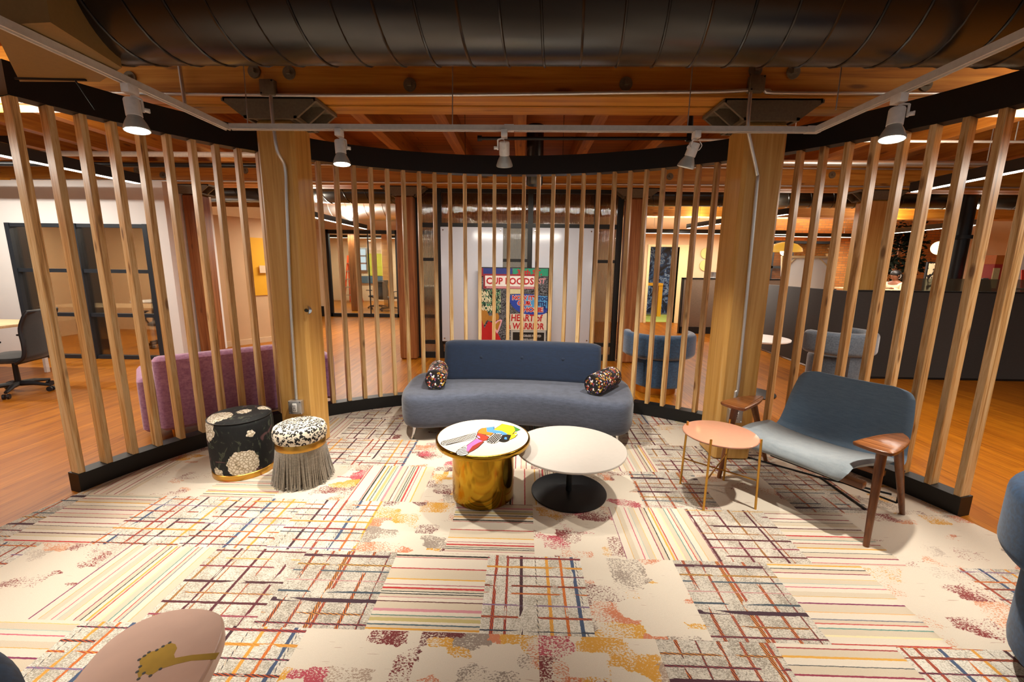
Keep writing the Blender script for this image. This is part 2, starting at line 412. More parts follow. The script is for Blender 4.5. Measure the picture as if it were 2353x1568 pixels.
def distressed(name, stops, thr):
    m = NT(name); U, V, S, vec, ob = carpet_common(m)
    dn = m.add('ShaderNodeTexNoise'); m.link(vec, dn.inputs['Vector']); dn.inputs['Scale'].default_value = 26; dn.inputs['Detail'].default_value = 5
    va = m.add('ShaderNodeVectorMath', operation='MULTIPLY_ADD'); m.link(dn.outputs['Color'], va.inputs[0]); va.inputs[1].default_value = (.11, .05, 0); m.link(vec, va.inputs[2])
    sc = m.add('ShaderNodeVectorMath', operation='MULTIPLY'); m.link(va.outputs[0], sc.inputs[0]); sc.inputs[1].default_value = (1, 1.5, 7.3)
    vo = m.add('ShaderNodeTexVoronoi', distance='CHEBYCHEV'); m.link(sc.outputs[0], vo.inputs['Vector']); vo.inputs['Scale'].default_value = 3.2
    sp = m.add('ShaderNodeSeparateColor'); m.link(vo.outputs['Color'], sp.inputs[0])
    pc = m.ramp(sp.outputs[0], [(0, CR)]+[(a, lin(c)) for a, c in stops], 'CONSTANT').outputs[0]
    er = m.noise(m.coord('Object', (1, 1.6, 1)), 95, 4, .75)
    bigm = m.noise(vec, 3.0, 2)
    f = m.math('GREATER_THAN', m.math('ADD', er, m.math('MULTIPLY', bigm, .55)), thr)
    col = m.mix(f, CR, pc)
    lines = m.noise(m.coord('Object', (5, 60, 1)), 1.5, 2); l2 = m.math('GREATER_THAN', lines, .7)
    col = m.mix(m.math('MULTIPLY', l2, .45), col, lin('8c5a48'))
    return carpet_finish(m, col, ob)
MT['distA'] = distressed('carpet_distressed_wine', [(.50, '6e1a1c'), (.66, 'c07048'), (.76, 'c8912f'), (.84, 'a08a78'), (.92, 'a83a4a')], .76)
MT['distB'] = distressed('carpet_distressed_pale', [(.62, 'c58660'), (.76, '7c2422'), (.88, 'b0a294'), (.95, 'c8922e')], .80)
MT['distC'] = distressed('carpet_distressed_gold', [(.48, 'c8922c'), (.64, '5e1a1c'), (.78, 'c07450'), (.88, '8a7c70')], .76)
# ---------------- upholstery prints
m = NT('confetti_print'); v = m.coord()
vo = m.add('ShaderNodeTexVoronoi', feature='F1'); m.link(v, vo.inputs['Vector']); vo.inputs['Scale'].default_value = 75
sp = m.add('ShaderNodeSeparateColor'); m.link(vo.outputs['Color'], sp.inputs[0])
pc = m.ramp(sp.outputs[0], [(0, lin('0c0b10')), (.54, lin('2a1a14')), (.61, lin('d8d4cc')), (.62, lin('b8902c')), (.7, lin('b03a28')), (.78, lin('e8e4e0')), (.86, lin('6a5a90')), (.93, lin('7a2a20'))], 'CONSTANT').outputs[0]
big = m.noise(v, 14, 2); 
m.base(m.mix(m.math('GREATER_THAN', big, .44), lin('0b0a0e'), pc)); m.set(Roughness=.55); MT['confetti'] = m.m
m = NT('leopard_print'); v = m.coord()
vo = m.add('ShaderNodeTexVoronoi', feature='F1'); m.link(v, vo.inputs['Vector']); vo.inputs['Scale'].default_value = 40; vo.inputs['Randomness'].default_value = .75
brk = m.noise(v, 60, 2)
ring = m.math('MULTIPLY', m.math('GREATER_THAN', vo.outputs['Distance'], .2), m.math('LESS_THAN', vo.outputs['Distance'], .54))
ring = m.math('MULTIPLY', ring, m.math('GREATER_THAN', brk, .42))
m.base(m.mix(ring, lin('d8cfbc'), lin('120e0b'))); m.set(Roughness=.85); MT['leopard'] = m.m
# dark floral print: hydrangea heads, leaves and small blossoms at set places on the cloth
m = NT('floral_print'); tc = m.add('ShaderNodeTexCoord'); P_ = tc.outputs['Object']
lf = m.noise(m.coord('Object', (1, 1, .6), (0.5, .4, .3)), 13, 3, .5, 2.0)
col = m.ramp(lf, [(.5, lin('040508')), (.6, lin('0c110f')), (.66, lin('4a5040')), (.71, lin('171c14'))]).outputs[0]
pk = m.noise(P_, 9, 1, .5, 1.2)
col = m.mix(m.ramp(pk, [(.68, (0, 0, 0, 1)), (.70, (.7, .7, .7, 1))]).outputs[0], col, lin('6a4648'))
vo = m.add('ShaderNodeTexVoronoi', feature='F1'); m.link(P_, vo.inputs['Vector']); vo.inputs['Scale'].default_value = 42
ve = m.add('ShaderNodeTexVoronoi', feature='DISTANCE_TO_EDGE'); m.link(P_, ve.inputs['Vector']); ve.inputs['Scale'].default_value = 44
pet = m.ramp(ve.outputs['Distance'], [(.0, lin('8a7d62')), (.07, lin('cfc0a4')), (.2, lin('f0e8d8'))]).outputs[0]
FLOWERS = [((.115, -.18, .125), .105), ((-.13, -.165, .385), .095), ((-.10, -.10, .45), .10), ((-.06, -.20, .06), .045), ((.02, .02, .452), .05), ((.12, .13, .45), .06), ((.165, -.14, .345), .028)]
for c, r in FLOWERS:
    d = m.add('ShaderNodeVectorMath', operation='DISTANCE'); m.link(P_, d.inputs[0]); d.inputs[1].default_value = c
    edge = m.math('ADD', d.outputs['Value'], m.math('MULTIPLY', vo.outputs['Distance'], .02))
    col = m.mix(m.math('LESS_THAN', edge, r+.008), col, pet)
m.base(col); m.set(Roughness=.75); MT['floral'] = m.m
MT['fringe'] = fabric('taupe_fringe', '8c8170', '655b4c', scale=150)
MT['pinkglass'] = plain('pink_lacquer', 'b9866e', .05, 0, .02)
MT['pinktop'] = plain('pink_stone', 'c4a08e', .3, 0, .04, 12)
MT['inlay'] = metal('gold_leaf', '8f7430', .5)
MT['tabletop'] = plain('ivory_enamel', 'd8cfbe', .12, 0, .02)
MT['greytop'] = plain('pale_laminate', 'b9b2aa', .35, 0, .02)
# ------------------------------------------------------------------ setting
f = MB().box(-12, 13, -6, 19, -.12, 0).build('floor', MT['floor'], ang=0); struct(f)
c = MB().box(-12, 13, -6, 19, 3.36, 3.46).build('ceiling', MT['deck'], ang=0); struct(c)
k = 0
for i in range(-9, 12):
    k += 1
    x = -.055+.84*i
    j = MB().box(-.07, .07, -3, 15.5, 0, .28, .006).build('trim_%d' % k, MT['joist'], ang=0, loc=(x, 0, 3.085)); struct(j)
def wall(name, mat, *b):
    return struct(MB().box(*b).build(name, mat, ang=0))
# white office wall at left, with a black framed window wall in it
WX0, WX1, WZ = -7.93, -5.72, 2.115
m_ = MB().box(-12, WX0, 6.5, 6.62, 0, 2.74).box(WX0, WX1, 6.5, 6.62, WZ, 2.74).box(WX1, -5.42, 6.5, 6.62, 0, 2.74).box(-5.54, -5.42, 6.62, 7.5, 0, 2.74)
struct(m_.build('wall_left', MT['wallwhite'], ang=0))
fr = MB()
for x in (WX0+.03, -6.86, WX1-.03): fr.box(x-.035, x+.035, 6.46, 6.70, 0, WZ)
for z in (.03, .71, 1.40, WZ-.03): fr.box(WX0, WX1, 6.475, 6.555, z-.028, z+.028)
w1 = struct(fr.build('window_1', MT['frame'], ang=0))
g = MB().box(WX0+.05, WX1-.05, 6.51, 6.52, .05, WZ-.05).build('pane', MT['darkglass'], w1, ang=0)
# office behind that window: back wall with its own daylight window
wall('wall_office', MT['wallbeige'], -9.5, -5.54, 9.4, 9.5, 0, 2.74)
wall('wall_office_side', MT['wallbeige'], -9.6, -9.5, 6.62, 9.5, 0, 2.74)
wf = MB()
for x in (-7.75, -7.35, -6.95): wf.box(x-.03, x+.03, 9.34, 9.4, .95, 2.0)
for z in (.98, 1.33, 1.68, 2.0): wf.box(-7.75, -6.95, 9.34, 9.4, z-.03, z+.03)
w2 = struct(wf.build('window_2', MT['black'], ang=0))
MB().box(-7.75, -6.95, 9.37, 9.39, .98, 2.0).build('pane', emit('daylight_pane', 'c8d4e4', 1.6), w2, ang=0)
# angled beige wall with the yellow painted panel
def slant(name, mat, p, q, z0, z1, th=.1, par=None):
    d = Vector((q[0]-p[0], q[1]-p[1], 0)); L = d.length; a = math.atan2(d.y, d.x)
    o = MB().box(0, L, 0, th, z0, z1).xform(Matrix.Translation((p[0], p[1], 0)) @ Matrix.Rotation(a, 4, 'Z')).build(name, mat, par, ang=0)
    return o
struct(slant('wall_angled', MT['wallbeige'], (-5.6, 7.42), (-4.6, 8.79), 0, 2.38))
struct(slant('baseboard_angled', MT['wallwarm'], (-5.59, 7.40), (-4.59, 8.77), 0, .1, .02))
yp = slant('painted_panel', MT['yellow'], (-5.18, 7.965), (-4.64, 8.705), .93, 2.02, .02)
tag(yp, 'mustard yellow rectangle panel on the beige angled wall', 'wall panel')
sp_ = slant('switch_plate', MT['wallwarm'], (-5.06, 8.10), (-4.96, 8.237), 1.36, 1.50, .02)
sp_.location = (.02, -.02, 0)
tag(sp_, 'cream double switch plate on the yellow wall panel', 'switch')
# conference room behind glass
wall('wall_back', MT['wallwarm'], -10, -1.5, 17.6, 17.7, 0, 3.3)
wall('wall_conference_side', MT['wallwarm'], -8.3, -8.2, 12.3, 17.6, 0, 2.6)
wall('wall_conference_front', MT['wallwarm'], -8.2, -5.67, 12.3, 12.4, 0, 2.5)
struct(MB().box(-8.2, -5.67, 12.27, 12.3, 0, .3).build('baseboard_far', MT['black'], ang=0))
struct(MB().box(-9, -1.6, 12.25, 12.4, 2.5, 2.85).build('trim_40', MT['wallbeige'], ang=0))
fr = MB()
for x in (-5.62, -3.6, -2.0): fr.box(x-.05, x+.05, 12.25, 12.35, 0, 2.5)
for z in (.05, 2.44): fr.box(-5.62, -2.0, 12.25, 12.35, z-.05, z+.05)
for x in (-4.45,): fr.box(x-.012, x+.012, 12.28, 12.32, .1, 2.4)
w3 = struct(fr.build('window_3', MT['black'], ang=0))
MB().box(-5.57, -2.05, 12.3, 12.31, .1, 2.4).build('pane', MT['glass'], w3, ang=0)
wf = MB()
for x in (-7.1, -6.75, -6.42): wf.box(x-.03, x+.03, 17.5, 17.6, 1.25, 2.15)
for z in (1.25, 1.55, 1.85, 2.15): wf.box(-7.1, -6.42, 17.5, 17.6, z-.03, z+.03)
w4 = struct(wf.build('window_4', MT['alu'], ang=0))
MB().box(-7.1, -6.42, 17.55, 17.57, 1.25, 2.15).build('pane', emit('daylight_pane_far', 'e8eef2', 1.5), w4, ang=0)
# wall with doorway, centre right, and dark room behind
DX0, DX1 = 3.52, 4.32
m_ = MB().box(1.5, DX0, 12.0, 12.12, 0, 3.0).box(DX0, DX1, 12.0, 12.12, 2.11, 3.0).box(DX1, 6.4, 12.0, 12.12, 0, 3.0)
struct(m_.build('wall_reception', MT['wallwarm'], ang=0))
struct(MB().box(DX0-.07, DX0, 11.97, 12.13, 0, 2.17).box(DX1, DX1+.28, 11.98, 12.13, 0, 2.17).box(DX0, DX1, 11.97, 12.13, 2.11, 2.17).build('door_1', plain('cream_door_trim', 'e6d49c', .5), ang=0))
wall('wall_mural', plain('dark_mural_base', '10131c', .6), 2.6, 6.4, 14.6, 14.7, 0, 3.0)
gm = MB().box(3.3, 5.2, 12.14, 14.0, 0, .012).build('floor_mat', plain('green_mat', 'a8bc5a', .9, 0, .1, 60), ang=0); tag(gm, 'lime green mat on the floor inside the doorway', 'mat')
gm = MB().box(2.6, 5.2, 14.0, 14.6, 0, .011).build('floor_rug', plain('grey_rug', '5a6468', .95, 0, .1, 60), ang=0); tag(gm, 'grey rug below the dark blue mural', 'rug')
# brick wall and black steel windows at far right
wall('wall_brick', MT['brick'], 6.4, 13, 13.4, 13.5, 0, 3.3)
wall('wall_right', MT['wallwhite'], 9.95, 13, 9.0, 9.1, 0, 2.9)
wall('wall_far_right', MT['wallwarm'], 12.9, 13, -6, 13.4, 0, 3.36)
wall('wall_far_left', MT['wallwarm'], -12, -11.9, -6, 6.6, 0, 3.36)
n = 5
for x0, x1 in ((7.2, 8.05), (8.2, 9.4)):
    fr = MB()
    for x in (x0, (x0+x1)/2, x1): fr.box(x-.035, x+.035, 13.3, 13.4, .8, 2.35)
    for z in (.8, 1.6, 2.35): fr.box(x0, x1, 13.3, 13.4, z-.035, z+.035)
    w = struct(fr.build('window_%d' % n, MT['black'], ang=0)); n += 1
    MB().box(x0, x1, 13.36, 13.38, .8, 2.35).build('pane', MT['darkglass'], w, ang=0)

# ------------------------------------------------------------------ timber frame: columns, caps, beams
def column(label, x, y, w, mat, zt=2.615, capw=.34, group=None, bev=.025):
    o = thing('timber_column', label, 'column', (x, y, 0), 0, group)
    MB().box(-w/2, w/2, -w/2, w/2, 0, zt, bev, seg=1).build('shaft', mat, o, ang=20)
    mb = MB(); y0, y1 = -w/2-.03, w/2+.03
    mb.box(-w/2, w/2, y0+.02, y1-.02, zt, 2.755)
    P = [(-.185, zt-.005), (.185, zt-.005), (capw, 2.728), (capw, 2.755), (-capw, 2.755), (-capw, 2.728)]
    for a, b in ((y0, y0+.02), (-.01, .01), (y1-.02, y1)):
        mb.rings([[(px, a, z) for px, z in P], [(px, b, z) for px, z in P]])
    mb.box(-capw, capw, y0, y1, 2.745, 2.756)
    for q in (-1, 1):
        for t_ in (0, 1):
            x_ = q*(.185+(capw-.185)*t_); z_ = zt-.005+(2.728-zt+.005)*t_
            mb.box(x_-.012, x_+.012, y0, y1, z_, z_+.022)
    mb.build('iron_cap', MT['iron'], o, ang=20)
    return o
colL = column('square fir column behind the leopard stool, with pipe and outlet', -1.865, 3.455, .285, MT['column'])
colR = column('square fir column beside the pink round table, with pipe and outlet', 1.755, 3.455, .30, MT['column'])
# knob on the left column's right face
column('old brown column beside the white office wall', -5.27, 6.95, .27, MT['oldcolumn'])
column('weathered grey-brown column left of the black framed whiteboards', -1.87, 6.95, .28, MT['oldcolumn'])
column('red-brown column right of the black framed whiteboards', 1.74, 6.95, .26, MT['oldcolumn'])
column('bright fir column behind the dark desk partition', 5.42, 6.95, .32, MT['column'])
def beam(label, y, pr=((0, .17), (.20, .37))):
    o = thing('timber_beam', label, 'beam', (0, y, 2.756))
    for a, b in pr:
        MB().box(-11.5, 12.5, a, b, 0, .33, .008).build('timber', MT['beam'], o, ang=0)
    return o
b1 = beam('heavy double fir beam above the two near columns', 3.27)
for x, z in ((-1.943, .161), (-1.691, .153), (-.826, .078), (.707, .088), (1.598, .177), (1.86, .166), (2.773, .089), (-2.857, .116)):
    MB().lathe([(0, -.012), (.044, -.012), (.046, -.004), (.046, 0)], 20, (x, 0, z), Matrix.Rotation(PI/2, 4, 'X') @ Matrix.Diagonal((1, 1, -1, 1))).box(x-.014, x+.014, -.035, -.01, z-.014, z+.014, mat=None).build('washer_bolt', MT['iron'], b1)
b2 = beam('far double fir beam over the whiteboard partition', 6.76)
for x, z in ((-6.0, .19), (-5.6, .12), (-4.3, .2), (-4.0, .1), (-.6, .17), (2.2, .16), (4.1, .12), (4.6, .2)):
    MB().lathe([(0, -.012), (.05, -.012), (.05, 0)], 16, (x, 0, z), Matrix.Rotation(PI/2, 4, 'X') @ Matrix.Diagonal((1, 1, -1, 1))).box(x-.014, x+.014, -.035, -.01, z-.014, z+.014).build('washer_bolt', MT['iron'], b2)
beam('distant fir beam before the conference glass', 10.45)

# ------------------------------------------------------------------ curved slat screen
YAW = -.0225; CY, SY = math.cos(YAW), math.sin(YAW)
def arc(a):
    """a: angle on the screen circle -> inner face radius"""
    return 3.0282+.02783*math.cos(3*a)+.02934*math.sin(3*a)
CX_, CY_ = -.0949, 1.6910
def spt(a, dr=0):
    r = arc(a)+dr; b = a-YAW
    return (CX_+r*math.cos(b), CY_+r*math.sin(b))
A0, DA = 2.81279, .05184
ZB, ZH0, ZH1 = .137, 2.515, 2.70
scr = thing('slat_screen', 'curved open screen of upright cedar slats between black base and header', 'room divider', (0, 0, 0))
aL, aR = A0+.0085, A0-49*DA-.0085
aH = A0-56*DA
def rail(a0, a1, z0, z1, name, n=90):
    R = []
    for i in range(n+1):
        a = a0+(a1-a0)*i/n
        p, q = spt(a, -.004), spt(a, .108)
        R.append([(p[0], p[1], z0), (q[0], q[1], z0), (q[0], q[1], z1), (p[0], p[1], z1)])
    return MB().rings(R).build(name, MT['black'], scr, ang=25)
rail(aL, aR, 0, ZB, 'base_rail'); rail(aL, aH, ZH0, ZH1, 'header_rail', 110)
sm = None
for i in range(57):
    a = A0-DA*i; p = spt(a); zb = ZB if i < 50 else 0
    if i > 52: continue
    z0 = ZB
    if i >= 50: continue
    if sm is None:
        s0 = MB().box(0, .09, -.019, .019, 0, ZH0-ZB, .003, seg=1).build('slat', MT['slat'], scr, ang=20)
        sm = s0
    else:
        s0 = sm.copy(); C.objects.link(s0); s0.parent = scr
    s0.location = (p[0], p[1], ZB); s0.rotation_euler = (0, 0, a-YAW)

# ------------------------------------------------------------------ carpet of square tiles clipped to the round platform
bm = bmesh.new(); uvt = bm.loops.layers.uv.new('tile'); uvs = bm.loops.layers.uv.new('seed')
def inside(x, y):
    b = math.atan2(y-CY_, x-CX_); a = b+YAW
    return arc(a)-.006
circ = []
for i in range(360):
    b = 2*PI*i/360; x, y = math.cos(b), math.sin(b)
    r = inside(CX_+x, CY_+y); circ.append((CX_+x*r, CY_+y*r))
def clip(poly):
    out = poly
    n = len(circ)
    for i in range(n):
        ax, ay = circ[i]; bx, by = circ[(i+1) % n]
        if min(math.hypot(p[0]-CX_, p[1]-CY_) for p in poly) > 3.3: return []
        nxt = []
        for k in range(len(out)):
            P, Q = out[k-1], out[k]
            sp = (bx-ax)*(P[1]-ay)-(by-ay)*(P[0]-ax); sq = (bx-ax)*(Q[1]-ay)-(by-ay)*(Q[0]-ax)
            if (sp >= 0) != (sq >= 0):
                t = sp/(sp-sq); nxt.append((P[0]+t*(Q[0]-P[0]), P[1]+t*(Q[1]-P[1])))
            if sq >= 0: nxt.append(Q)
        out = nxt
        if not out: return []
    return out
CM = ['stripeA', 'stripeB', 'stripeC', 'plaidG', 'plaidW', 'plaidR', 'distA', 'distB', 'distC']
# rows from the photo: row -> {col: (kind, across?)}; 'h' stripes lie along x, 'v' along y
LAY = {
 -2: {-3: 'plaidW', -2: 'plaidW', -1: 'distA', 0: 'distC', 1: 'distA', 2: 'plaidG', 3: 'stripeC', 4: 'plaidW', 5: 'distA', 6: 'stripeB'},
 -1: {-4: 'distB', -3: 'stripeBv', -2: 'plaidR', -1: 'plaidG', 0: 'stripeA', 1: 'plaidW', 2: 'distC', 3: 'plaidG', 4: 'stripeB', 5: 'distB', 6: 'plaidW', -5: 'plaidW'},
 0: {-7: 'distA', -6: 'plaidG', -5: 'stripeC', -4: 'plaidW', -3: 'plaidW', -2: 'plaidW', -1: 'distC', 0: 'stripeA', 1: 'distA', 2: 'stripeBv', 3: 'plaidR', 4: 'stripeC', 5: 'distB', 6: 'distC'},
 1: {-6: 'distA', -5: 'stripeCv', -4: 'distB', -3: 'stripeB', -2: 'distA', -1: 'stripeAv', 0: 'distC', 1: 'stripeAv', 2: 'distA', 3: 'plaidG', 4: 'distB', 5: 'plaidG', 6: 'distC', 7: 'distA'},
 2: {-5: 'distA', -4: 'stripeBv', -3: 'plaidW', -2: 'plaidW', -1: 'distA', 0: 'stripeCv', 1: 'distA', 2: 'stripeBv', 3: 'plaidR', 4: 'plaidG', 5: 'distA'},
 3: {-4: 'distA', -3: 'stripeCv', -2: 'plaidR', -1: 'distA', 0: 'plaidW', 1: 'stripeBv', 2: 'distB', 3: 'plaidR', 4: 'distB'},
 4: {-3: 'plaidR', -2: 'distA', -1: 'stripeA', 0: 'distB', 1: 'plaidW', 2: 'stripeBv'},
}
rr = random.Random(11)
X0, Y0, S = -.6607, 2.0586, .4995
for row in range(-8, 6):
    off = .2535 if row % 2 == 0 else 0.0
    for col in range(-8, 9):
        x, y = X0+off+S*col, Y0+S*(row)
        kind = LAY.get(row, {}).get(col) or rr.choice(CM)
        rot = kind.endswith('v'); kind = kind.rstrip('v') if rot else kind
        pl = clip([(x, y), (x+S, y), (x+S, y+S), (x, y+S)])
        sd = rr.random(); fl = rr.random() < .5
        if len(pl) < 3: continue
        vs = [bm.verts.new((p[0], p[1], .012)) for p in pl]
        try: fc = bm.faces.new(vs)
        except ValueError: continue
        fc.material_index = CM.index(kind)
        for lp in fc.loops:
            u, v = (lp.vert.co.x-x)/S, (lp.vert.co.y-y)/S
            if fl: u, v = 1-u, 1-v
            if rot: u, v = v, u
            lp[uvt].uv = (u, v); lp[uvs].uv = (sd, 0)
bmesh.ops.remove_doubles(bm, verts=bm.verts, dist=1e-5)
ext = bmesh.ops.extrude_face_region(bm, geom=bm.faces[:])
bmesh.ops.translate(bm, verts=[g for g in ext['geom'] if isinstance(g, bmesh.types.BMVert)], vec=(0, 0, -.011))
bmesh.ops.recalc_face_normals(bm, faces=bm.faces)
me = bpy.data.meshes.new('carpet'); bm.to_mesh(me); bm.free()
for k in CM: me.materials.append(MT[k])
cp = bpy.data.objects.new('carpet', me); C.objects.link(cp)
tag(cp, 'round patchwork carpet of plaid, striped and distressed cream squares', 'carpet')
# ------------------------------------------------------------------ round duct under the ceiling
def duct(name, label, pts, r, pitch, seam=.006, n=48, mat='duct'):
    o = thing(name, label, 'duct', tuple(pts[0]))
    MB().tube(pts, r, n).build('tube', MT[mat], o, True)
    a, b = Vector(pts[0]), Vector(pts[1]); d = (b-a); L = d.length; d.normalize()
    up = Vector((0, 0, 1)); side = d.cross(up)
    hp = []; turns = int(L/pitch)
    for t in range(turns*28):
        th = 2*PI*t/28; q = a+d*(pitch*t/28)
        hp.append(q+(up*math.cos(th)+side*math.sin(th))*(r+.001))
    MB().tube(hp, seam, 6).build('spiral_seam', MT[mat], o, True)
    return o
d1 = duct('air_duct', 'large black spiral duct running overhead in front of the timber beam', [(-2.02, 2.1, 2.777), (2.36, 2.1, 2.777)], .29, .168)
MB().lathe([(.29, 0), (.30, 0), (.30, .05), (.29, .05)], 48, (2.30, 2.1, 2.777), Matrix.Rotation(PI/2, 4, 'Y')).build('collar', MT['duct'], d1, True)
# elbow and continuing run on the right, transition hood on the left
ep = [(2.36, 2.1, 2.777), (2.62, 2.06, 2.777), (2.86, 1.93, 2.777), (3.02, 1.70, 2.777), (3.1, 1.4, 2.777), (3.1, .6, 2.777)]
MB().tube(ep, .31, 40).build('elbow', MT['duct'], d1, True)
lp = [(-2.02, 2.1, 2.80), (-2.25, 2.05, 2.83), (-2.42, 1.9, 2.86), (-2.5, 1.65, 2.88), (-2.5, .9, 2.9)]
MB().tube(lp, [.29, .27, .25, .24, .24], 40).build('elbow', MT['duct'], d1, True)
pb = thing('duct_box', 'tan brown sheet metal duct box at the upper left beneath the ceiling', 'duct box', (-2.2, 1.9, 2.45))
MB().prism([(-2.53, 2.245), (-2.12, 2.245), (-1.86, 2.09), (-1.78, 1.72), (-2.03, 1.74)], 2.45, 2.62).build('housing', MT['boxtan'], pb, True, ang=0)
MB().tube([(-2.50, 2.20, 2.447), (-2.16, 2.215, 2.447)], .006, 6).tube([(-2.2, 2.2, 2.44), (-2.19, 2.27, 2.33)], .004, 6).build('latch_wire', MT['blackmetal'], pb, True)
duct('far_air_duct', 'black spiral duct beyond the whiteboard partition', [(-7.0, 8.15, 2.87), (11.0, 8.15, 2.87)], .20, .4, .008, 32)
duct('short_duct', 'pale silver spiral duct above the conference glass', [(-5.6, 9.8, 2.78), (-2.2, 9.8, 2.78)], .26, .4, .01, 32, 'galv')
bd = MB().lathe([(0, 0), (.10, 0), (.11, .02), (.11, .74), (0, .74)], 28, (.14, 5.9, 2.62)).build('duct_drop', MT['duct']); tag(bd, 'short black cylinder duct drop hanging behind the header centre', 'duct')

# ------------------------------------------------------------------ conduit, boxes, outlets
def tubeobj(name, label, cat, pts, r, mat, smooth=6):
    o = MB().tube(catmull(pts, smooth) if smooth else pts, r, 10).build(name, MT[mat]); return tag(o, label, cat)
tubeobj('conduit', 'horizontal silver conduit along the face of the near beam', 'conduit', [(-3.6, 3.25, 2.775), (-1.9, 3.25, 2.757), (-.64, 3.25, 2.762), (.74, 3.25, 2.782), (1.35, 3.25, 2.79), (1.56, 3.25, 2.80), (1.7, 3.25, 2.797), (1.85, 3.25, 2.782), (3.6, 3.25, 2.782)], .0125, 'galv')
tubeobj('conduit', 'silver conduit bent down the front of the left column', 'conduit', [(-1.82, 3.235, 2.75), (-1.815, 3.225, 2.6), (-1.805, 3.235, 2.38), (-1.79, 3.295, 2.27), (-1.80, 3.297, 2.0), (-1.835, 3.297, 1.2), (-1.85, 3.297, .46)], .0125, 'galv')
tubeobj('conduit', 'silver conduit bent down the front of the right column', 'conduit', [(1.565, 3.235, 2.78), (1.568, 3.225, 2.56), (1.62, 3.25, 2.43), (1.70, 3.289, 2.25), (1.71, 3.29, 2.1), (1.735, 3.29, .70), (1.722, 3.29, .60), (1.725, 3.29, .46)], .0125, 'galv')
tubeobj('flexible_conduit', 'thin flexible conduit hanging in front of the near beam at left', 'conduit', [(-2.45, 3.22, 3.0), (-2.445, 3.22, 2.8), (-2.44, 3.22, 2.66)], .012, 'galv')
def hung(label, a, b, r, mat):
    o = thing('pipe', label, 'pipe', a)
    MB().tube([a, b], r, 12).build('run', MT[mat], o, True)
    n = 3
    for k in range(n):
        p = Vector(a).lerp(Vector(b), (k+.5)/n); MB().cyl((p.x, p.y, p.z+r*.5), (p.x, p.y, 3.36), .006, n=6).build('hanger', MT['galv'], o, True)
def jbox(label, x, z, w=.105):
    o = thing('junction_box', label, 'electrical box', (x, 3.27, z))
    MB().box(-w/2, w/2, -.05, 0, -w/2, w/2, .006).build('box', MT['iron'], o)
    for s in (-1, 1): MB().cyl((s*(w/2-.012), -.054, s*(w/2-.012)), (s*(w/2-.012), -.048, s*(w/2-.012)), .006, n=8).build('screw', MT['blackmetal'], o)
jbox('tan junction box on the beam above the left column', -1.838, 2.80)
jbox('tan junction box on the beam above the right column', 1.603, 2.835)
def outlet(label, x, z, y, dark=False):
    o = thing('outlet_box', label, 'outlet', (x, y, z))
    MB().box(-.055, .055, -.05, 0, -.058, .058, .008).build('metal_box', MT['galv'], o)
    f = MB().box(-.017, .017, -.056, -.048, -.036, .036, .003).build('receptacle', MT['white'], o)
    mb = MB()
    for z_ in (-.018, .018):
        for x_ in (-.007, .007): mb.box(x_-.0015, x_+.0015, -.058, -.055, z_-.005, z_+.005)
    mb.box(-.007, -.003, -.058, -.055, -.004, .004); mb.box(.003, .007, -.058, -.055, -.004, .004)
    mb.build('slots', MT['black'], f)
    for sx in (-1, 1):
        for sz in (-1, 1): MB().lathe([(0, .002), (.006, .002), (.007, 0)], 10, (sx*.045, -.05, sz*.048), Matrix.Rotation(PI/2, 4, 'X')).build('screw', MT['alu'], o)
outlet('steel outlet box at the foot of the left column', -1.85, .40, 3.31)
outlet('steel outlet box at the foot of the right column', 1.728, .405, 3.305)
# switch knob on the left column
kn = thing('column_switch', 'small chrome and black knob on the right corner of the left column', 'switch', (-1.72, 3.33, 1.20))
MB().lathe([(0, -.02), (.03, -.015), (.036, 0)], 16, (0, 0, 0), Matrix.Rotation(PI/2, 4, 'X')).build('plate', MT['chrome'], kn)
MB().cyl((0, -.02, 0), (.02, -.045, 0), .014, .012).build('knob', MT['black'], kn)
# sprinkler pipe behind the header
o = thing('sprinkler_pipe', 'thin black sprinkler pipe crossing behind the white track', 'pipe', (-.45, 4.2, 2.735))
MB().tube([(-.44, 4.2, 2.735), (1.6, 4.2, 2.745)], .016, 10).build('pipe', MT['black'], o, True)
MB().cyl((1.52, 4.2, 2.72), (1.52, 4.2, 3.09), .03, .012, 10).build('fitting', MT['black'], o, True)
MB().cyl((-.44, 4.2, 2.735), (-.40, 4.2, 2.735), .026, n=10).build('end_cap', MT['black'], o, True)
hung('dark pipe behind the left slats below the ceiling', (-9, 5.6, 2.78), (-2.9, 5.6, 2.78), .03, 'blackmetal')
hung('white thick pipe behind the left slats', (-9, 5.9, 2.98), (-2.2, 5.9, 2.98), .035, 'rail')
hung('grey thick pipe behind the right slats', (2.3, 5.6, 2.86), (9, 5.6, 2.86), .035, 'galv')
hung('thin white conduit near the ceiling behind the right slats', (1.8, 5.1, 2.98), (9, 5.1, 2.98), .014, 'rail')
tubeobj('conduit', 'upper silver conduit on the far beam', 'conduit', [(-8, 6.73, 3.04), (8, 6.73, 3.04)], .014, 'galv', 0)
tubeobj('conduit', 'lower silver conduit on the far beam', 'conduit', [(-8, 6.73, 2.79), (8, 6.73, 2.79)], .014, 'galv', 0)

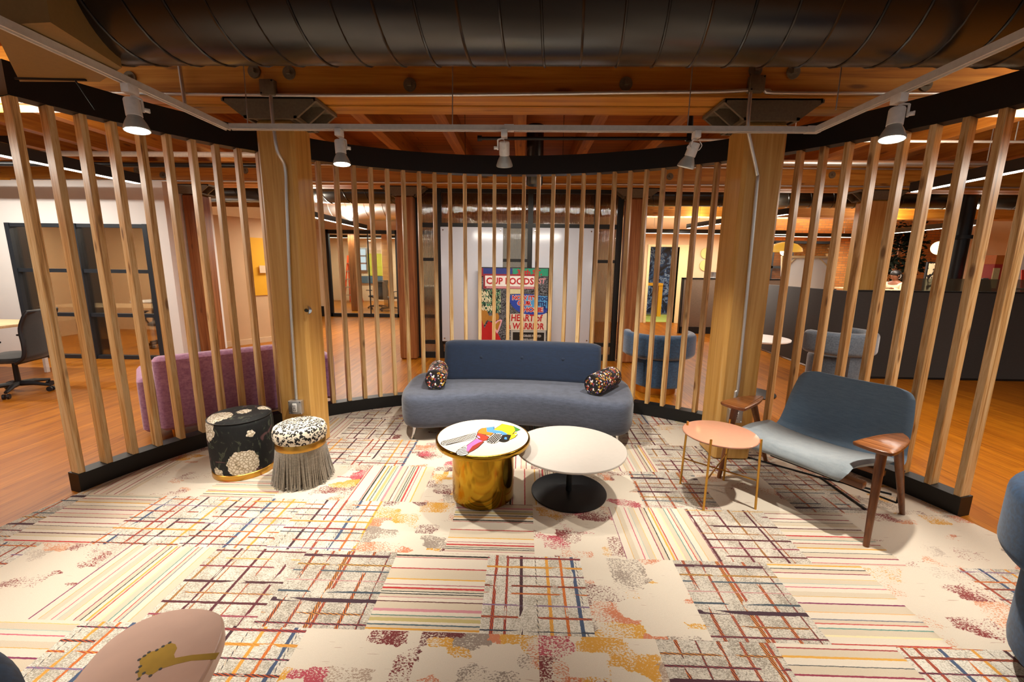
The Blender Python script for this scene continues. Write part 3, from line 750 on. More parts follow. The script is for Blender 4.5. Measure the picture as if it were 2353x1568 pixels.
# ------------------------------------------------------------------ U shaped lighting track with lamps
TZ = 2.425
tr = thing('light_track', 'white U shaped lighting track hung on wires around the seating area', 'track', (0, 2.87, TZ))
def railpiece(x0, x1, y0, y1):
    mb = MB(); mb.box(x0, x1, y0, y1, TZ-.003, TZ+.021)
    if x1-x0 > y1-y0:
        mb.box(x0, x1, y0, y0+.009, TZ-.012, TZ-.002).box(x0, x1, y1-.009, y1, TZ-.012, TZ-.002)
    else:
        mb.box(x0, x0+.009, y0, y1, TZ-.012, TZ-.002).box(x1-.009, x1, y0, y1, TZ-.012, TZ-.002)
    mb.build('rail', MT['rail'], tr, True, ang=0)
TXL, TXR, TY = -1.925, 1.815, 2.87
railpiece(TXL+.03, TXR-.02, TY-.018, TY+.018)
railpiece(TXL-.018, TXL+.018, -1.2, TY+.02)
railpiece(TXR-.018, TXR+.018, -1.2, TY+.02)
MB().box(TXR-.06, TXR+.021, TY-.022, TY+.022, TZ-.013, TZ+.024).build('corner_joint', MT['rail'], tr, True, ang=0)
MB().box(-.13, -.07, TY-.02, TY+.02, TZ-.013, TZ+.024).build('straight_joint', MT['rail'], tr, True, ang=0)
for x, y in ((-1.78, TY), (-.46, TY), (1.02, TY), (1.72, TY-.3), (-1.925, 1.3), (1.815, 1.3)):
    MB().tube([(x, y, TZ+.02), (x+.01, y+.02, 3.36)], .0035, 6).build('suspension_wire', MT['galv'], tr, True)
MT['lens'] = emit('lamp_lens', 'fff4e2', 30)
MT['lens_dim'] = emit('lamp_lens_dim', 'ffe8c8', .45)
MT['par'] = plain('frosted_reflector', 'b4b8b4', .25, .15, .05, 30)
def track_lamp(label, x, y, tilt, az, lit, yoke):
    o = thing('track_lamp', label, 'spotlight', (x, y, TZ-.012), 0, 'lamps on the lighting track')
    o.scale = (.9, .9, .86)
    R = Matrix.Rotation(az, 4, 'Z') @ Matrix.Rotation(tilt, 4, 'Y')   # lamp axis: -z tilted towards azimuth
    MB().box(-.022, .022, -.034, .034, -.045, .005, .004).build('adapter', MT['white'], o)
    piv = Matrix.Translation((0, 0, -.06)) @ R
    MB().tube([(0, -.046, 0), (0, -.046, -.07)], .006, 8).tube([(0, 0, .005), (0, -.02, .008), (0, -.046, 0)], .006, 8).cyl((0, -.068, -.055), (0, -.046, -.055), .012, n=10).box(-.005, .005, -.075, -.066, -.066, -.044).xform(piv).build('yoke', MT['white'], o)
    MB().lathe([(0, -.012), (.034, -.012), (.037, -.02), (.037, -.105), (.034, -.108), (0, -.108)], 28).xform(piv).build('housing', MT['white'], o)
    pr = [(.032, -.104), (.036, -.115), (.05, -.145), (.059, -.172), (.0605, -.182), (.058, -.186), (.055, -.184)]
    b = MB().lathe(pr, 32).xform(piv).build('reflector_bulb', MT['par'], o)
    MB().lathe([(0, -.181), (.03, -.1815), (.0555, -.184), (.0555, -.179), (0, -.178)], 28).xform(piv).build('lens', MT['lens'] if lit > 0 else MT['lens_dim'], b)
    tubeo = MB().tube(catmull([(.03, .0, .0), (.05, .01, -.02), (.045, .01, -.05), (.036, 0, -.06)], 5), .003, 6).xform(piv).build('cord', MT['white'], o)
    L = bpy.data.lights.new('spot', 'SPOT'); lo = bpy.data.objects.new('spot', L); C.objects.link(lo)
    L.spot_size = math.radians(lit_size.get(label, 64)); L.spot_blend = .75; L.shadow_soft_size = .03; L.color = LC
    L.energy = abs(lit)
    lo.parent = o; lo.matrix_local = piv @ Matrix.Translation((0, 0, -.192))
    return o
lit_size = {'white spotlight at the middle of the back run of the track': 104, 'white spotlight in front of the right column on the back run': 100, 'lit white spotlight left of centre on the back run of the track': 84}
SPOT = 235; LC = (1, .92, .80)
track_lamp('white spotlight on the left arm of the track, lit', TXL, 2.19, .14, 2.6, SPOT, 0)
track_lamp('lit white spotlight left of centre on the back run of the track', -1.19, TY, .10, 2.36, SPOT*.9, 0)
track_lamp('white spotlight at the middle of the back run of the track', -.13, TY, .42, -PI/2, -SPOT*.8, 0)
track_lamp('white spotlight in front of the right column on the back run', 1.08, TY, .34, -PI/4, -SPOT*.7, 0)
track_lamp('white spotlight on the right arm of the track, lit', TXR, 2.27, .16, .78, SPOT*1.05, 0)
for x, y in ((TXL, .75), (TXR, .55)):
    L = bpy.data.lights.new('spot', 'SPOT'); lo = bpy.data.objects.new('track_spot', L); C.objects.link(lo)
    L.spot_size = math.radians(85); L.spot_blend = .8; L.shadow_soft_size = .04; L.color = LC; L.energy = SPOT*.28
    lo.location = (x, y, 2.2)

# ------------------------------------------------------------------ linear pendants
MT['led'] = emit('led_strip', 'fff0d8', 9)
def pendant(label, x0, y0, x1, y1, z, up=True, k=1.0):
    d = Vector((x1-x0, y1-y0, 0)); L = d.length; a = math.atan2(d.y, d.x)
    o = thing('linear_pendant', label, 'pendant light', (x0, y0, z), a, 'long black office pendants')
    MB().box(0, L, -.035, .035, 0, .10, .003).build('housing', MT['black'], o, ang=0)
    MB().box(.02, L-.02, -.028, .028, -.006, .002).build('led_diffuser', MT['led'], o, ang=0)
    for t in (.15, .85): MB().tube([(L*t, 0, .1), (L*t, 0, 3.36-z)], .003, 6).build('hanging_wire', MT['black'], o)
    A = bpy.data.lights.new('area', 'AREA'); A.shape = 'RECTANGLE'; A.size = L; A.size_y = .06; A.energy = PEND*L*k; A.color = (1, .93, .82)
    ao = bpy.data.objects.new('area', A); C.objects.link(ao); ao.parent = o; ao.location = (L/2, 0, -.02)
    if up:
        A = bpy.data.lights.new('uplight', 'AREA'); A.shape = 'RECTANGLE'; A.size = L; A.size_y = .06; A.energy = PEND*L*1.1*k; A.color = (1, .9, .72)
        ao = bpy.data.objects.new('uplight', A); C.objects.link(ao); ao.parent = o; ao.location = (L/2, 0, .12); ao.rotation_euler = (PI, 0, 0)
PEND = 40
pendant('long black pendant with glowing underside behind the left slats', -4.33, 1.4, -4.2, 4.74, 2.40, True, .6)
pendant('long black pendant with glowing underside behind the right slats', 4.18, 4.86, 4.0, 1.2, 2.40, True, .75)
pendant('black pendant ahead of the conference glass, left of centre', -3.9, 7.6, -3.9, 10.7, 2.40)
pendant('black pendant running crosswise before the mural doorway', 2.7, 11.0, 6.6, 11.0, 2.40, True, .45)
pendant('black pendant slanting toward the mural doorway from the right', 4.0, 10.7, 4.6, 7.7, 2.50, True, .5)
pendant('black pendant far right above the desks', 8.6, 10.7, 8.3, 8.0, 2.40)
pendant('black pendant over the desks before the brick wall', 5.6, 12.4, 9.6, 12.4, 2.45)
pendant('black pendant inside the far conference room, nearer the glass', -6.8, 13.6, -3.6, 13.6, 2.5)
pendant('added black pendant deep inside the far conference room', -7.4, 16.2, -4.0, 16.2, 2.5)  # second lamp, added to brighten the conference room interior
pendant('added black pendant lighting the left office behind dark glass', -9.0, 7.6, -6.0, 7.6, 2.45, False, 1.8)  # interior lamp added so the office shows brighter through its panes
pendant('added short black pendant hidden behind the header to light the whiteboards', -.95, 5.3, .7, 5.3, 2.695, False)  # unseen lamp, added behind the header to brighten the whiteboards
pendant('black pendant before the white office wall at left', -8.4, 5.2, -6.0, 5.2, 2.9, False)
CZ = .012   # carpet surface
def pillow(outline, prof):
    """stack of outline offsets: prof = [(inset, z)]"""
    mb = MB(); R = []
    for d, z in prof:
        o = offset(outline, d) if d else outline
        R.append([(x, y, z) for x, y in o])
    return mb.rings(R)
# ------------------------------------------------------------------ sofa
so = thing('sofa', 'slate blue curved sofa with low navy back, facing the coffee tables', 'sofa', (-.03, 3.95, CZ), -.05)
half = [(0, -.335), (.3, -.365), (.58, -.44), (.80, -.50), (.96, -.47), (1.05, -.30), (1.09, -.02), (1.10, .22), (1.06, .36), (.93, .42), (.6, .46), (.3, .475)]
OUT = smooth_closed(half + [(0, .48)] + [(-x, y) for x, y in half[:0:-1]], 5)
pr = [(.10, .118), (.05, .122), (.018, .142), (.004, .18), (0, .26), (.0, .345), (.005, .38), (.016, .402), (.036, .416), (.07, .423), (.13, .426)]
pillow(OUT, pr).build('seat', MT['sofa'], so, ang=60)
def bent_back(w, h, th, r, arc_r, lean, z0, nx=40):
    mb = MB()
    prof = rrect(th, h, r, 5)
    R = []
    for i in range(nx+1):
        u = -1+2*i/nx; x = u*w/2
        e = abs(u); sc = 1 if e < .93 else 1-.55*((e-.93)/.07)**2
        row = []
        for a, b in prof:
            b2 = (b*(1-.10*((max(0, e-.9)/.1)**2))+h/2)
            y = -(x*x)/(2*arc_r) + a*sc + lean*b2
            row.append((x, y, z0+b2))
        R.append(row)
    return mb.rings(R)
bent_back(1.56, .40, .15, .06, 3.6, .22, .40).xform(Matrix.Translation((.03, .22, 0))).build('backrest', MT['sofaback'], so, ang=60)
for x in (-.38, .03, .44):
    xx = x-.03
    MB().ball((x, .22-xx*xx/7.2-.075+.22*.24, .645), .016, 12, (1, .5, 1)).build('button', MT['sofaback'], so)
for x, y in ((-.90, -.40), (.90, -.36), (-.88, .34), (.88, .34)):
    MB().tube([(x, y, .13), (x*1.01, y-.01, .06), (x*1.03, y-.02, .008)], [.02, .012, .010], 12).lathe([(0, 0), (.02, 0), (.02, .008), (0, .01)], 14, (x*1.03, y-.02, 0)).build('leg', MT['chrome'], so)
def bolster(label, x, y, z, rotz, tilt, L=.40, r=.098):
    o = thing('bolster_cushion', label, 'cushion', (x, y, z), rotz)
    p = [(0, -L/2+.006), (r*.86, -L/2), (r*.97, -L/2+.012), (r, -L/2+.03), (r, L/2-.03), (r*.97, L/2-.012), (r*.86, L/2), (0, L/2-.006)]
    M_ = Matrix.Rotation(tilt, 4, 'X') @ Matrix.Rotation(PI/2, 4, 'X')
    MB().lathe(p, 32).xform(M_).build('cover', MT['confetti'], o)
    mb = MB()
    for s in (-1, 1): mb.tube([(r*.93*math.cos(2*PI*k/32), r*.93*math.sin(2*PI*k/32), s*(L/2-.004)) for k in range(32)], .004, 6, closed=True)
    mb.xform(M_).build('piping', MT['black'], o)
bolster('black confetti patterned bolster at the left end of the sofa', -.80, 3.90, CZ+.425+.098, .12, 0)
bolster('black confetti patterned bolster leaning at the right end of the sofa', .765, 3.79, CZ+.425+.098, -.62, 0)

# ------------------------------------------------------------------ round tables
t = thing('bird_table', 'round gold pedestal table with a colourful bird on its ivory top', 'coffee table', (-.247, 2.685, CZ))
MB().lathe([(0, 0), (.205, 0), (.21, .006), (.21, .38), (.2, .385), (0, .385)], 64).build('pedestal', MT['gold'], t)
MB().lathe([(0, .385), (.30, .385), (.314, .389), (.318, .397), (.318, .417), (.314, .423), (.302, .424), (.3, .421), (0, .421)], 72).build('rim', MT['gold'], t)
tp = MB().lathe([(0, .4205), (.304, .4205), (.304, .4245), (0, .4245)], 72).build('top', MT['tabletop'], t)
BIRD = {'yellow':[(-0.18,2.799),(-0.128,2.907),(-0.048,2.867),(-0.037,2.824),(-0.033,2.782),(-0.057,2.708),(-0.099,2.722),(-0.126,2.769),(-0.182,2.791)],
'yellow2':[(-0.057,2.708),(-0.023,2.758),(-0.016,2.726),(-0.034,2.67),(-0.067,2.63),(-0.071,2.638)],
'green':[(-0.048,2.867),(0.002,2.804),(-0.027,2.774),(-0.033,2.782),(-0.037,2.824)],
'blue':[(-0.238,2.83),(-0.186,2.85),(-0.182,2.791),(-0.127,2.777),(-0.086,2.73),(-0.097,2.682),(-0.137,2.719),(-0.182,2.738),(-0.228,2.755)],
'orange':[(-0.238,2.83),(-0.228,2.755),(-0.182,2.738),(-0.198,2.692),(-0.25,2.713),(-0.29,2.732),(-0.283,2.785),(-0.266,2.816)],
'red':[(-0.29,2.732),(-0.236,2.698),(-0.208,2.668),(-0.216,2.615),(-0.242,2.599),(-0.274,2.639),(-0.29,2.672)],
'pink':[(-0.286,2.638),(-0.242,2.599),(-0.267,2.568),(-0.292,2.525),(-0.309,2.469),(-0.314,2.442),(-0.328,2.441),(-0.336,2.522)],
'red2':[(-0.242,2.599),(-0.235,2.585),(-0.265,2.498),(-0.292,2.45),(-0.314,2.416),(-0.313,2.455),(-0.3,2.517),(-0.267,2.571)],
'pinkdot':[(-0.29,2.684),(-0.271,2.673),(-0.264,2.646),(-0.278,2.649)],
'hatch':[(-0.197,2.677),(-0.169,2.726),(-0.124,2.72),(-0.124,2.665),(-0.137,2.612),(-0.159,2.574),(-0.182,2.566),(-0.208,2.586),(-0.209,2.63)],
'wing':[(-0.117,2.705),(-0.067,2.707),(-0.062,2.669),(-0.076,2.615),(-0.099,2.592),(-0.124,2.598),(-0.137,2.619),(-0.121,2.665)],
'tail1':[(-0.301,2.743),(-0.296,2.671),(-0.304,2.633),(-0.394,2.576),(-0.47,2.526),(-0.491,2.528),(-0.503,2.544),(-0.501,2.578),(-0.471,2.598),(-0.383,2.667)],
'tail2':[(-0.339,2.522),(-0.328,2.441),(-0.314,2.416),(-0.327,2.39),(-0.349,2.381),(-0.372,2.388),(-0.384,2.412),(-0.384,2.445),(-0.368,2.479)]}
COLS = ['e8c020', 'e8c020', '3f7a34', '4a86c4', 'd8761e', '9c3320', 'd868a8', '8f2e20', 'e08ab8', 'efe8da', '15140f', 'efe8da', 'efe8da', '0d0b0a']
bm_ = [plain('bird_%d' % i, c, .2, 0, .02) for i, c in enumerate(COLS)]
mb = MB(); BLK = len(COLS)-1
def face_poly(mb, poly, z, mi):
    vs = [mb.bm.verts.new((x, y, z)) for x, y in poly]; f = mb.bm.faces.new(vs); f.material_index = mi
    r = bmesh.ops.extrude_face_region(mb.bm, geom=[f]); bmesh.ops.translate(mb.bm, verts=[g for g in r['geom'] if isinstance(g, bmesh.types.BMVert)], vec=(0, 0, .0006))
    for g in r['geom']:
        if isinstance(g, bmesh.types.BMFace): g.material_index = mi
    for v in vs:
        for g in v.link_faces: g.material_index = mi
zb = CZ+.4245
for i, (k, P) in enumerate(BIRD.items()):
    ar = sum(P[j-1][0]*P[j][1]-P[j][0]*P[j-1][1] for j in range(len(P)))
    P = P if ar > 0 else P[::-1]
    Q = smooth_closed(P, 4) if k in ('tail1', 'tail2', 'hatch', 'wing', 'pinkdot') else P
    face_poly(mb, offset(Q, -.005), zb-.0002+i*.00001, BLK)
    face_poly(mb, Q, zb+.0003+i*.00001, i)
def lines(P, n, ang, w, z, mi):
    d = Vector((math.cos(ang), math.sin(ang))); nn = Vector((-d.y, d.x))
    us = [Vector(p).dot(nn) for p in P]; u0, u1 = min(us), max(us)
    for k in range(1, n):
        u = u0+(u1-u0)*k/n
        hits = []
        for j in range(len(P)):
            a, b = Vector(P[j-1]), Vector(P[j]); ua, ub = a.dot(nn), b.dot(nn)
            if (ua-u)*(ub-u) < 0: hits.append(a+(b-a)*((u-ua)/(ub-ua)))
        if len(hits) >= 2:
            hits.sort(key=lambda h: h.dot(d)); a, b = hits[0], hits[-1]
            face_poly(mb, [tuple(a-nn*w), tuple(b-nn*w), tuple(b+nn*w), tuple(a+nn*w)], z, mi)
lines(BIRD['tail1'], 6, math.atan2(2.70-2.55, .20), .004, zb+.0009, BLK)
lines(BIRD['tail2'], 6, .55, .004, zb+.0009, BLK)
lines(BIRD['hatch'], 6, math.atan2(.10, .04), .0045, zb+.0009, BLK)
lines(BIRD['hatch'], 8, 0.25, .002, zb+.0010, BLK)
face_poly(mb, [(-.018, 2.735), (-.012, 2.725), (-.03, 2.705), (-.036, 2.715)], zb+.0012, 9)
face_poly(mb, [(-.1, 2.67), (-.086, 2.665), (-.085, 2.63), (-.103, 2.635)], zb+.0012, 3)
o = mb.xform(XF[t.name].inverted()).build('bird_inlay', bm_, tp, ang=0)

t = thing('white_table', 'low round pale table on a flat black disc base, right of the gold table', 'coffee table', (.35, 2.735, CZ))
MB().lathe([(0, .325), (.373, .325), (.379, .329), (.38, .335), (.377, .340), (0, .340)], 80).build('top', MT['greytop'], t)
MB().lathe([(.02, .01), (.02, .325)], 20).build('stem', MT['blackmetal'], t)
MB().lathe([(0, 0), (.26, 0), (.262, .004), (.262, .009), (.255, .012), (0, .014)], 64).build('disc_base', MT['blackmetal'], t)

t = thing('pink_side_table', 'small round glossy pink table with four slim brass legs', 'side table', (1.364, 2.75, CZ))
MB().lathe([(0, .443), (.233, .443), (.238, .447), (.238, .453), (.233, .457), (0, .457)], 64).build('top', MT['pinkglass'], t)
lg = [(-.17, .13), (-.145, -.19), (.185, -.165), (.155, .19)]
for x, y in lg:
    MB().tube([(x*1.06, y*1.06, 0), (x*1.0, y*1.0, .485)], .0075, 12).build('leg', MT['brass'], t)
MB().tube([(lg[0][0], lg[0][1], .2), (lg[2][0], lg[2][1], .2)], .005, 8).build('stretcher', MT['brass'], t)
MB().tube([(lg[1][0], lg[1][1], .211), (lg[3][0], lg[3][1], .211)], .005, 8).build('stretcher', MT['brass'], t)

t = thing('pebble_table', 'pink pebble-shaped table with a gold ginkgo leaf, nearest the camera', 'coffee table', (-1.0, .9, CZ))
PE = smooth_closed([(-1.236, .955), (-1.26, 1.052), (-1.255, 1.118), (-1.22, 1.175), (-1.158, 1.211), (-1.082, 1.22), (-1.021, 1.210), (-.975, 1.188), (-.934, 1.134), (-.904, 1.058), (-.881, .968), (-.86, .85), (-.86, .74), (-.93, .65), (-1.05, .64), (-1.15, .72), (-1.20, .84)], 5)
PE = PE[::-1]
PE = [(x+1.0, y-.9) for x, y in PE]
pillow(PE, [(.02, .350), (.004, .354), (0, .362), (0, .398), (.003, .406), (.006, .408)]).build('top', MT['pinktop'], t, ang=20)
GK = [(-.892, 1.058), (-.888, 1.036), (-.956, 1.029), (-.991, 1.017), (-1.024, 1.001), (-1.035, .98), (-1.06, .987), (-1.06, .97), (-1.082, .99), (-1.088, 1.006), (-1.11, 1.027), (-1.105, 1.039), (-1.102, 1.051), (-1.085, 1.059), (-1.077, 1.072), (-1.067, 1.085), (-1.046, 1.081), (-1.03, 1.068), (-1.022, 1.047), (-1.01, 1.036), (-.969, 1.047)]
mb = MB(); face_poly(mb, [(x+1.0, y-.9) for x, y in GK], .4078, 0); mb.box(-.0, .0001, -.0, .0001, .4, .401)
mb.build('ginkgo_inlay', MT['inlay'], t, ang=0)
mb = MB(); 
for k in range(12):
    j = 4+k
    x, y = GK[j]; mb.lathe([(0, .4090), (.0045, .4088), (.0045, .4080)], 8, (x+1.0, y-.9, 0))
mb.build('leaf_edge', MT['black'], t)
for x, y in ((-.06, .17), (.02, -.12), (-.14, .02)):
    MB().tube([(x, y, .352), (x*1.1, y*1.1, 0)], [.02, .014], 12).build('leg', MT['brass'], t)

# ------------------------------------------------------------------ stools
t = thing('floral_pouf', 'round black floral pouf with brass base band by the left screen', 'pouf', (-2.105, 2.965, CZ))
MB().lathe([(0, .03), (.19, .03), (.205, .04), (.212, .07), (.216, .3), (.214, .40), (.205, .43), (.185, .445), (.15, .450), (0, .452)], 64).build('cushion', MT['floral'], t)
MB().lathe([(.0, 0), (.209, 0), (.211, .004), (.211, .040), (.207, .044), (.0, .044)], 64).build('brass_band', MT['brass'], t)
MB().tube([(.207*math.cos(2*PI*k/64), .207*math.sin(2*PI*k/64), .431) for k in range(64)], .004, 6, closed=True).build('piping', MT['black'], t)
t = thing('fringed_stool', 'leopard topped round stool with gold band and taupe fringe', 'stool', (-1.586, 2.838, CZ))
MB().lathe([(0, .315), (.165, .315), (.176, .33), (.180, .36), (.178, .39), (.168, .413), (.14, .428), (.08, .435), (0, .437)], 56).build('cushion', MT['leopard'], t)
MB().lathe([(0, .265), (.165, .265), (.168, .268), (.168, .318), (.165, .322), (0, .322)], 56).build('gold_band', MT['brass'], t)
MB().lathe([(.0, .02), (.145, .02), (.15, .27), (0, .27)], 32).build('core', MT['fringe'], t)
mb = MB(); rf = random.Random(3)
for k in range(170):
    a = 2*PI*k/170+rf.uniform(-.01, .01); ro = .203+rf.uniform(-.02, .012); da = rf.uniform(-.06, .06); w = .0042
    pts = []
    for j, tt in enumerate((0, .35, .7, 1)):
        r = .167+(ro-.167)*(tt**1.3); aa = a+da*tt*tt; z = .268*(1-tt)+.004+(rf.uniform(0, .01) if tt == 1 else 0)
        pts.append((aa, r, z))
    R = []
    for aa, r, z in pts:
        c, s = math.cos(aa), math.sin(aa); tw = .0016
        R.append([(r*c-s*w, r*s+c*w, z), (r*c+s*w, r*s-c*w, z), ((r-tw)*c+s*w, (r-tw)*s-c*w, z), ((r-tw)*c-s*w, (r-tw)*s+c*w, z)])
    mb.rings(R)
mb.build('fringe', MT['fringe'], t, ang=30)

# ------------------------------------------------------------------ armchair (local: -y front, x across; sitter's left = +x)
ar = thing('lounge_armchair', 'blue grey felt lounge chair with walnut paddle arms beside the right slats', 'armchair', (2.02, 2.775, CZ), math.atan2(-.81, .585)-.06)
def shell(prof, wid, th, nu=22, curve=.05, side=.0):
    """prof: centre line (y, z); wid: half width at each point; edges curl up/forward by curve"""
    n = len(prof)
    P = catmull([(0, y, z) for y, z in prof], 5); W = catmull([(w, 0, 0) for w in wid], 5)
    N = len(P); top = []; bot = []
    for i in range(N):
        a = P[max(0, i-1)]; b = P[min(N-1, i+1)]; tg = (b-a).normalized(); nr = Vector((0, -tg.z, tg.y))
        if nr.z < 0 and abs(nr.z) > abs(nr.y): nr = -nr
        w = W[i].x; rt = []; rb = []
        for j in range(nu+1):
            u = -1+2*j/nu
            cv = curve*(abs(u)**2.6)
            edge = min(1, (1-abs(u))/.10); e2 = min(i, N-1-i)/4
            e = math.sqrt(max(0, 1-(1-edge)**2))*math.sqrt(max(0, 1-(1-min(1, e2))**2))
            p = P[i]+nr*cv; p.x = w*u
            rt.append(p+nr*(th/2)*e); rb.append(p-nr*(th/2)*e)
        top.append(rt); bot.append(rb)
    mb = MB()
    R = [t_+b_[::-1] for t_, b_ in zip(top, bot)]
    return mb.rings(R)
shell([(-.34, .335), (-.325, .37), (-.28, .392), (-.1, .380), (.08, .352), (.17, .345)], [.30, .33, .345, .375, .40, .40], .05, curve=.045).build('seat', MT['chairfab'], ar, ang=60)
shell([(.15, .345), (.215, .38), (.25, .45), (.30, .58), (.34, .69), (.36, .75), (.372, .785), (.378, .80)], [.39, .385, .375, .365, .35, .335, .30, .22], .05, curve=.02).xform(Matrix.Translation((.045, 0, 0))).build('backrest', MT['chairback'], ar, ang=60)
# underside and frame
MB().box(-.36, .36, -.20, -.14, .27, .31, .008).box(-.36, .36, .10, .15, .27, .31, .008).build('seat_frame', MT['walnut'], ar)
MB().tube([(-.40, .29, .06), (.40, .29, .06)], .007, 8).tube([(-.40, .29, .06), (-.41, .27, .3)], .006, 8).tube([(.40, .29, .06), (.41, .27, .3)], .006, 8).build('stretcher', MT['blackmetal'], ar)
for s in (-1, 1):
    A = smooth_closed([(s*.325, -.325), (s*.40, -.345), (s*.485, -.335), (s*.505, -.29), (s*.502, -.16), (s*.482, -.01), (s*.43, .085), (s*.40, .07), (s*.355, -.06), (s*.33, -.2), (s*.318, -.30)], 6)
    ar_ = sum(A[j-1][0]*A[j][1]-A[j][0]*A[j-1][1] for j in range(len(A)))
    if ar_ < 0: A = A[::-1]
    pillow(A, [(.012, .566), (.004, .570), (0, .580), (.002, .589), (.009, .594)]).build('armrest', MT['walnut'], ar, ang=40)
    MB().tube([(s*.43, -.24, .572), (s*.455, -.315, 0)], [.026, .015], 16).build('leg', MT['walnutz'], ar)
    MB().tube([(s*.43, -.02, .572), (s*.435, .29, 0)], [.026, .015], 16).build('leg', MT['walnutz'], ar)

# ------------------------------------------------------------------ barrel chairs
def barrel(label, loc, rz, velvet, dr=.29):
    o = thing('barrel_chair', label, 'tub chair', loc, rz)
    MB().lathe([(0, .09), (dr-.02, .09), (dr-.005, .10), (dr, .13), (dr, .40), (dr-.015, .435), (dr-.05, .445), (0, .448)], 48).build('seat', velvet, o)
    MB().lathe([(0, 0), (.25, 0), (.255, .005), (.255, .09), (0, .09)], 48).build('brass_base', MT['brass'], o)
    mb = MB(); sec = rrect(.125, .30, .058, 6); R = []
    n = 48; a0, a1 = math.radians(-28), math.radians(208)
    for i in range(n+1):
        a = a0+(a1-a0)*i/n; e = min(i, n-i)/3.0; sc = 1 if e >= 1 else max(.35, math.sqrt(1-(1-e)**2))
        R.append([((.385+x*sc)*math.cos(a), (.385+x*sc)*math.sin(a), .625+z*sc) for x, z in sec])
    mb.rings(R).build('back_band', velvet, o, ang=60)
    mb = MB(); sec = rrect(.11, .4, .04, 4); R = []
    for i in range(13):
        a = math.radians(60+60*i/12); R.append([((.335+x)*math.cos(a), (.335+x)*math.sin(a), .31+z) for x, z in sec])
    mb.rings(R).build('back_post', velvet, o, ang=50)
    return o
barrel('blue velvet barrel chair with brass base, back turned, behind the sofa slats', (1.74, 5.33, 0), 0-PI/2-.1+PI/2+PI, MT['bluevelvet'])
barrel('grey-blue velvet barrel chair before the dark desk partition', (4.25, 5.72, 0), PI+.35, MT['greyvelvet'])
barrel('dark blue velvet barrel chair cropped at the right edge of the carpet', (2.25, 1.27, CZ), -.52, MT['navyvelvet'], .365)
barrel('dark blue velvet chair corner cropped at the bottom left', (-1.24, .32, CZ), 1.05, MT['navyvelvet'])

# ------------------------------------------------------------------ lilac settee behind the left slats (seen from behind)
st = thing('settee', 'lilac velvet settee seen from behind through the left slats', 'sofa', (-2.61, 3.86, 0), .742)
pillow(rrect(1.38, .14, .05, 5), [(.03, .12), (0, .15), (0, .74), (.02, .765), (.05, .775)]).build('back', MT['purple'], st)
pillow(rrect(1.36, .62, .06, 4), [(.02, .13), (0, .15), (0, .40), (.02, .43), (.06, .44)]).xform(Matrix.Translation((0, .34, 0))).build('seat', MT['purple'], st)
for s in (-1, 1):
    pillow(rrect(.12, .66, .055, 5), [(.03, .12), (0, .15), (0, .57), (.02, .595), (.05, .605)]).xform(Matrix.Translation((s*.745, .31, 0))).build('arm', MT['purple'], st)
for x in (-.6, .6):
    for y in (.05, .55): MB().cyl((x, y, .125), (x, y, 0), .02, .014, 10).build('leg', MT['brass'], st)

fc = thing('floor_cable', 'thin black cable lying on the carpet behind and under the lounge armchair', 'cable', (2.2, 3.0, CZ))
MB().tube([(1.90, 3.35, CZ+.006), (2.287, 3.021, CZ+.006), (2.454, 2.92, CZ+.006), (2.63, 2.80, CZ+.006)], .007, 8).build('run', MT['black'], fc, True)
MB().tube([(2.287, 3.02, CZ+.006), (2.291, 2.60, CZ+.006)], .007, 8).build('branch', MT['black'], fc, True)
# ------------------------------------------------------------------ glazed partition with whiteboards and painting
gp = thing('glazed_partition', 'black framed ribbed glass partition between the two far columns', 'partition', (0, 7.0, 0))
fr = MB()
for x in (-1.71, -1.36, .115, 1.17, 1.54): fr.box(x-.04, x+.04, 6.96, 7.04, 0, 2.75)
for z, h in ((.05, .05), (.27, .03), (2.19, .035), (2.72, .03)): fr.box(-1.71, 1.54, 6.97, 7.03, z-h, z+h)
for a, b in ((-1.71, -1.36), (-.32, .115), (1.17, 1.54)): fr.box(a, b, 6.975, 7.025, 1.62, 1.67)
fr.build('frame', MT['black'], gp, True, ang=0)
for a, b in ((-1.67, -1.40), (-1.32, .075), (.155, 1.13), (1.21, 1.50)):
    MB().box(a, b, 6.995, 7.005, .1, 2.7).build('ribbed_pane', MT['ribbed'], gp, True, ang=0)
for lb, a, b in (('left glossy whiteboard mounted in the black framed partition', -1.325, -.32), ('right glossy whiteboard mounted in the black framed partition', .15, 1.125)):
    o = thing('whiteboard', lb, 'whiteboard', ((a+b)/2, 6.94, .3)); w = (b-a)/2
    MB().box(-w, w, -.015, .012, 0, 1.86, .004).build('panel', plain('whiteboard', 'c6cbd6', .18, 0, .01), o)
    mb = MB()
    for x in (-w+.04, w-.04):
        for z in (.05, 1.81): mb.lathe([(0, .006), (.012, .004), (.014, 0)], 12, (x, -.015, z), Matrix.Rotation(PI/2, 4, 'X'))
    mb.build('standoff', MT['chrome'], o)
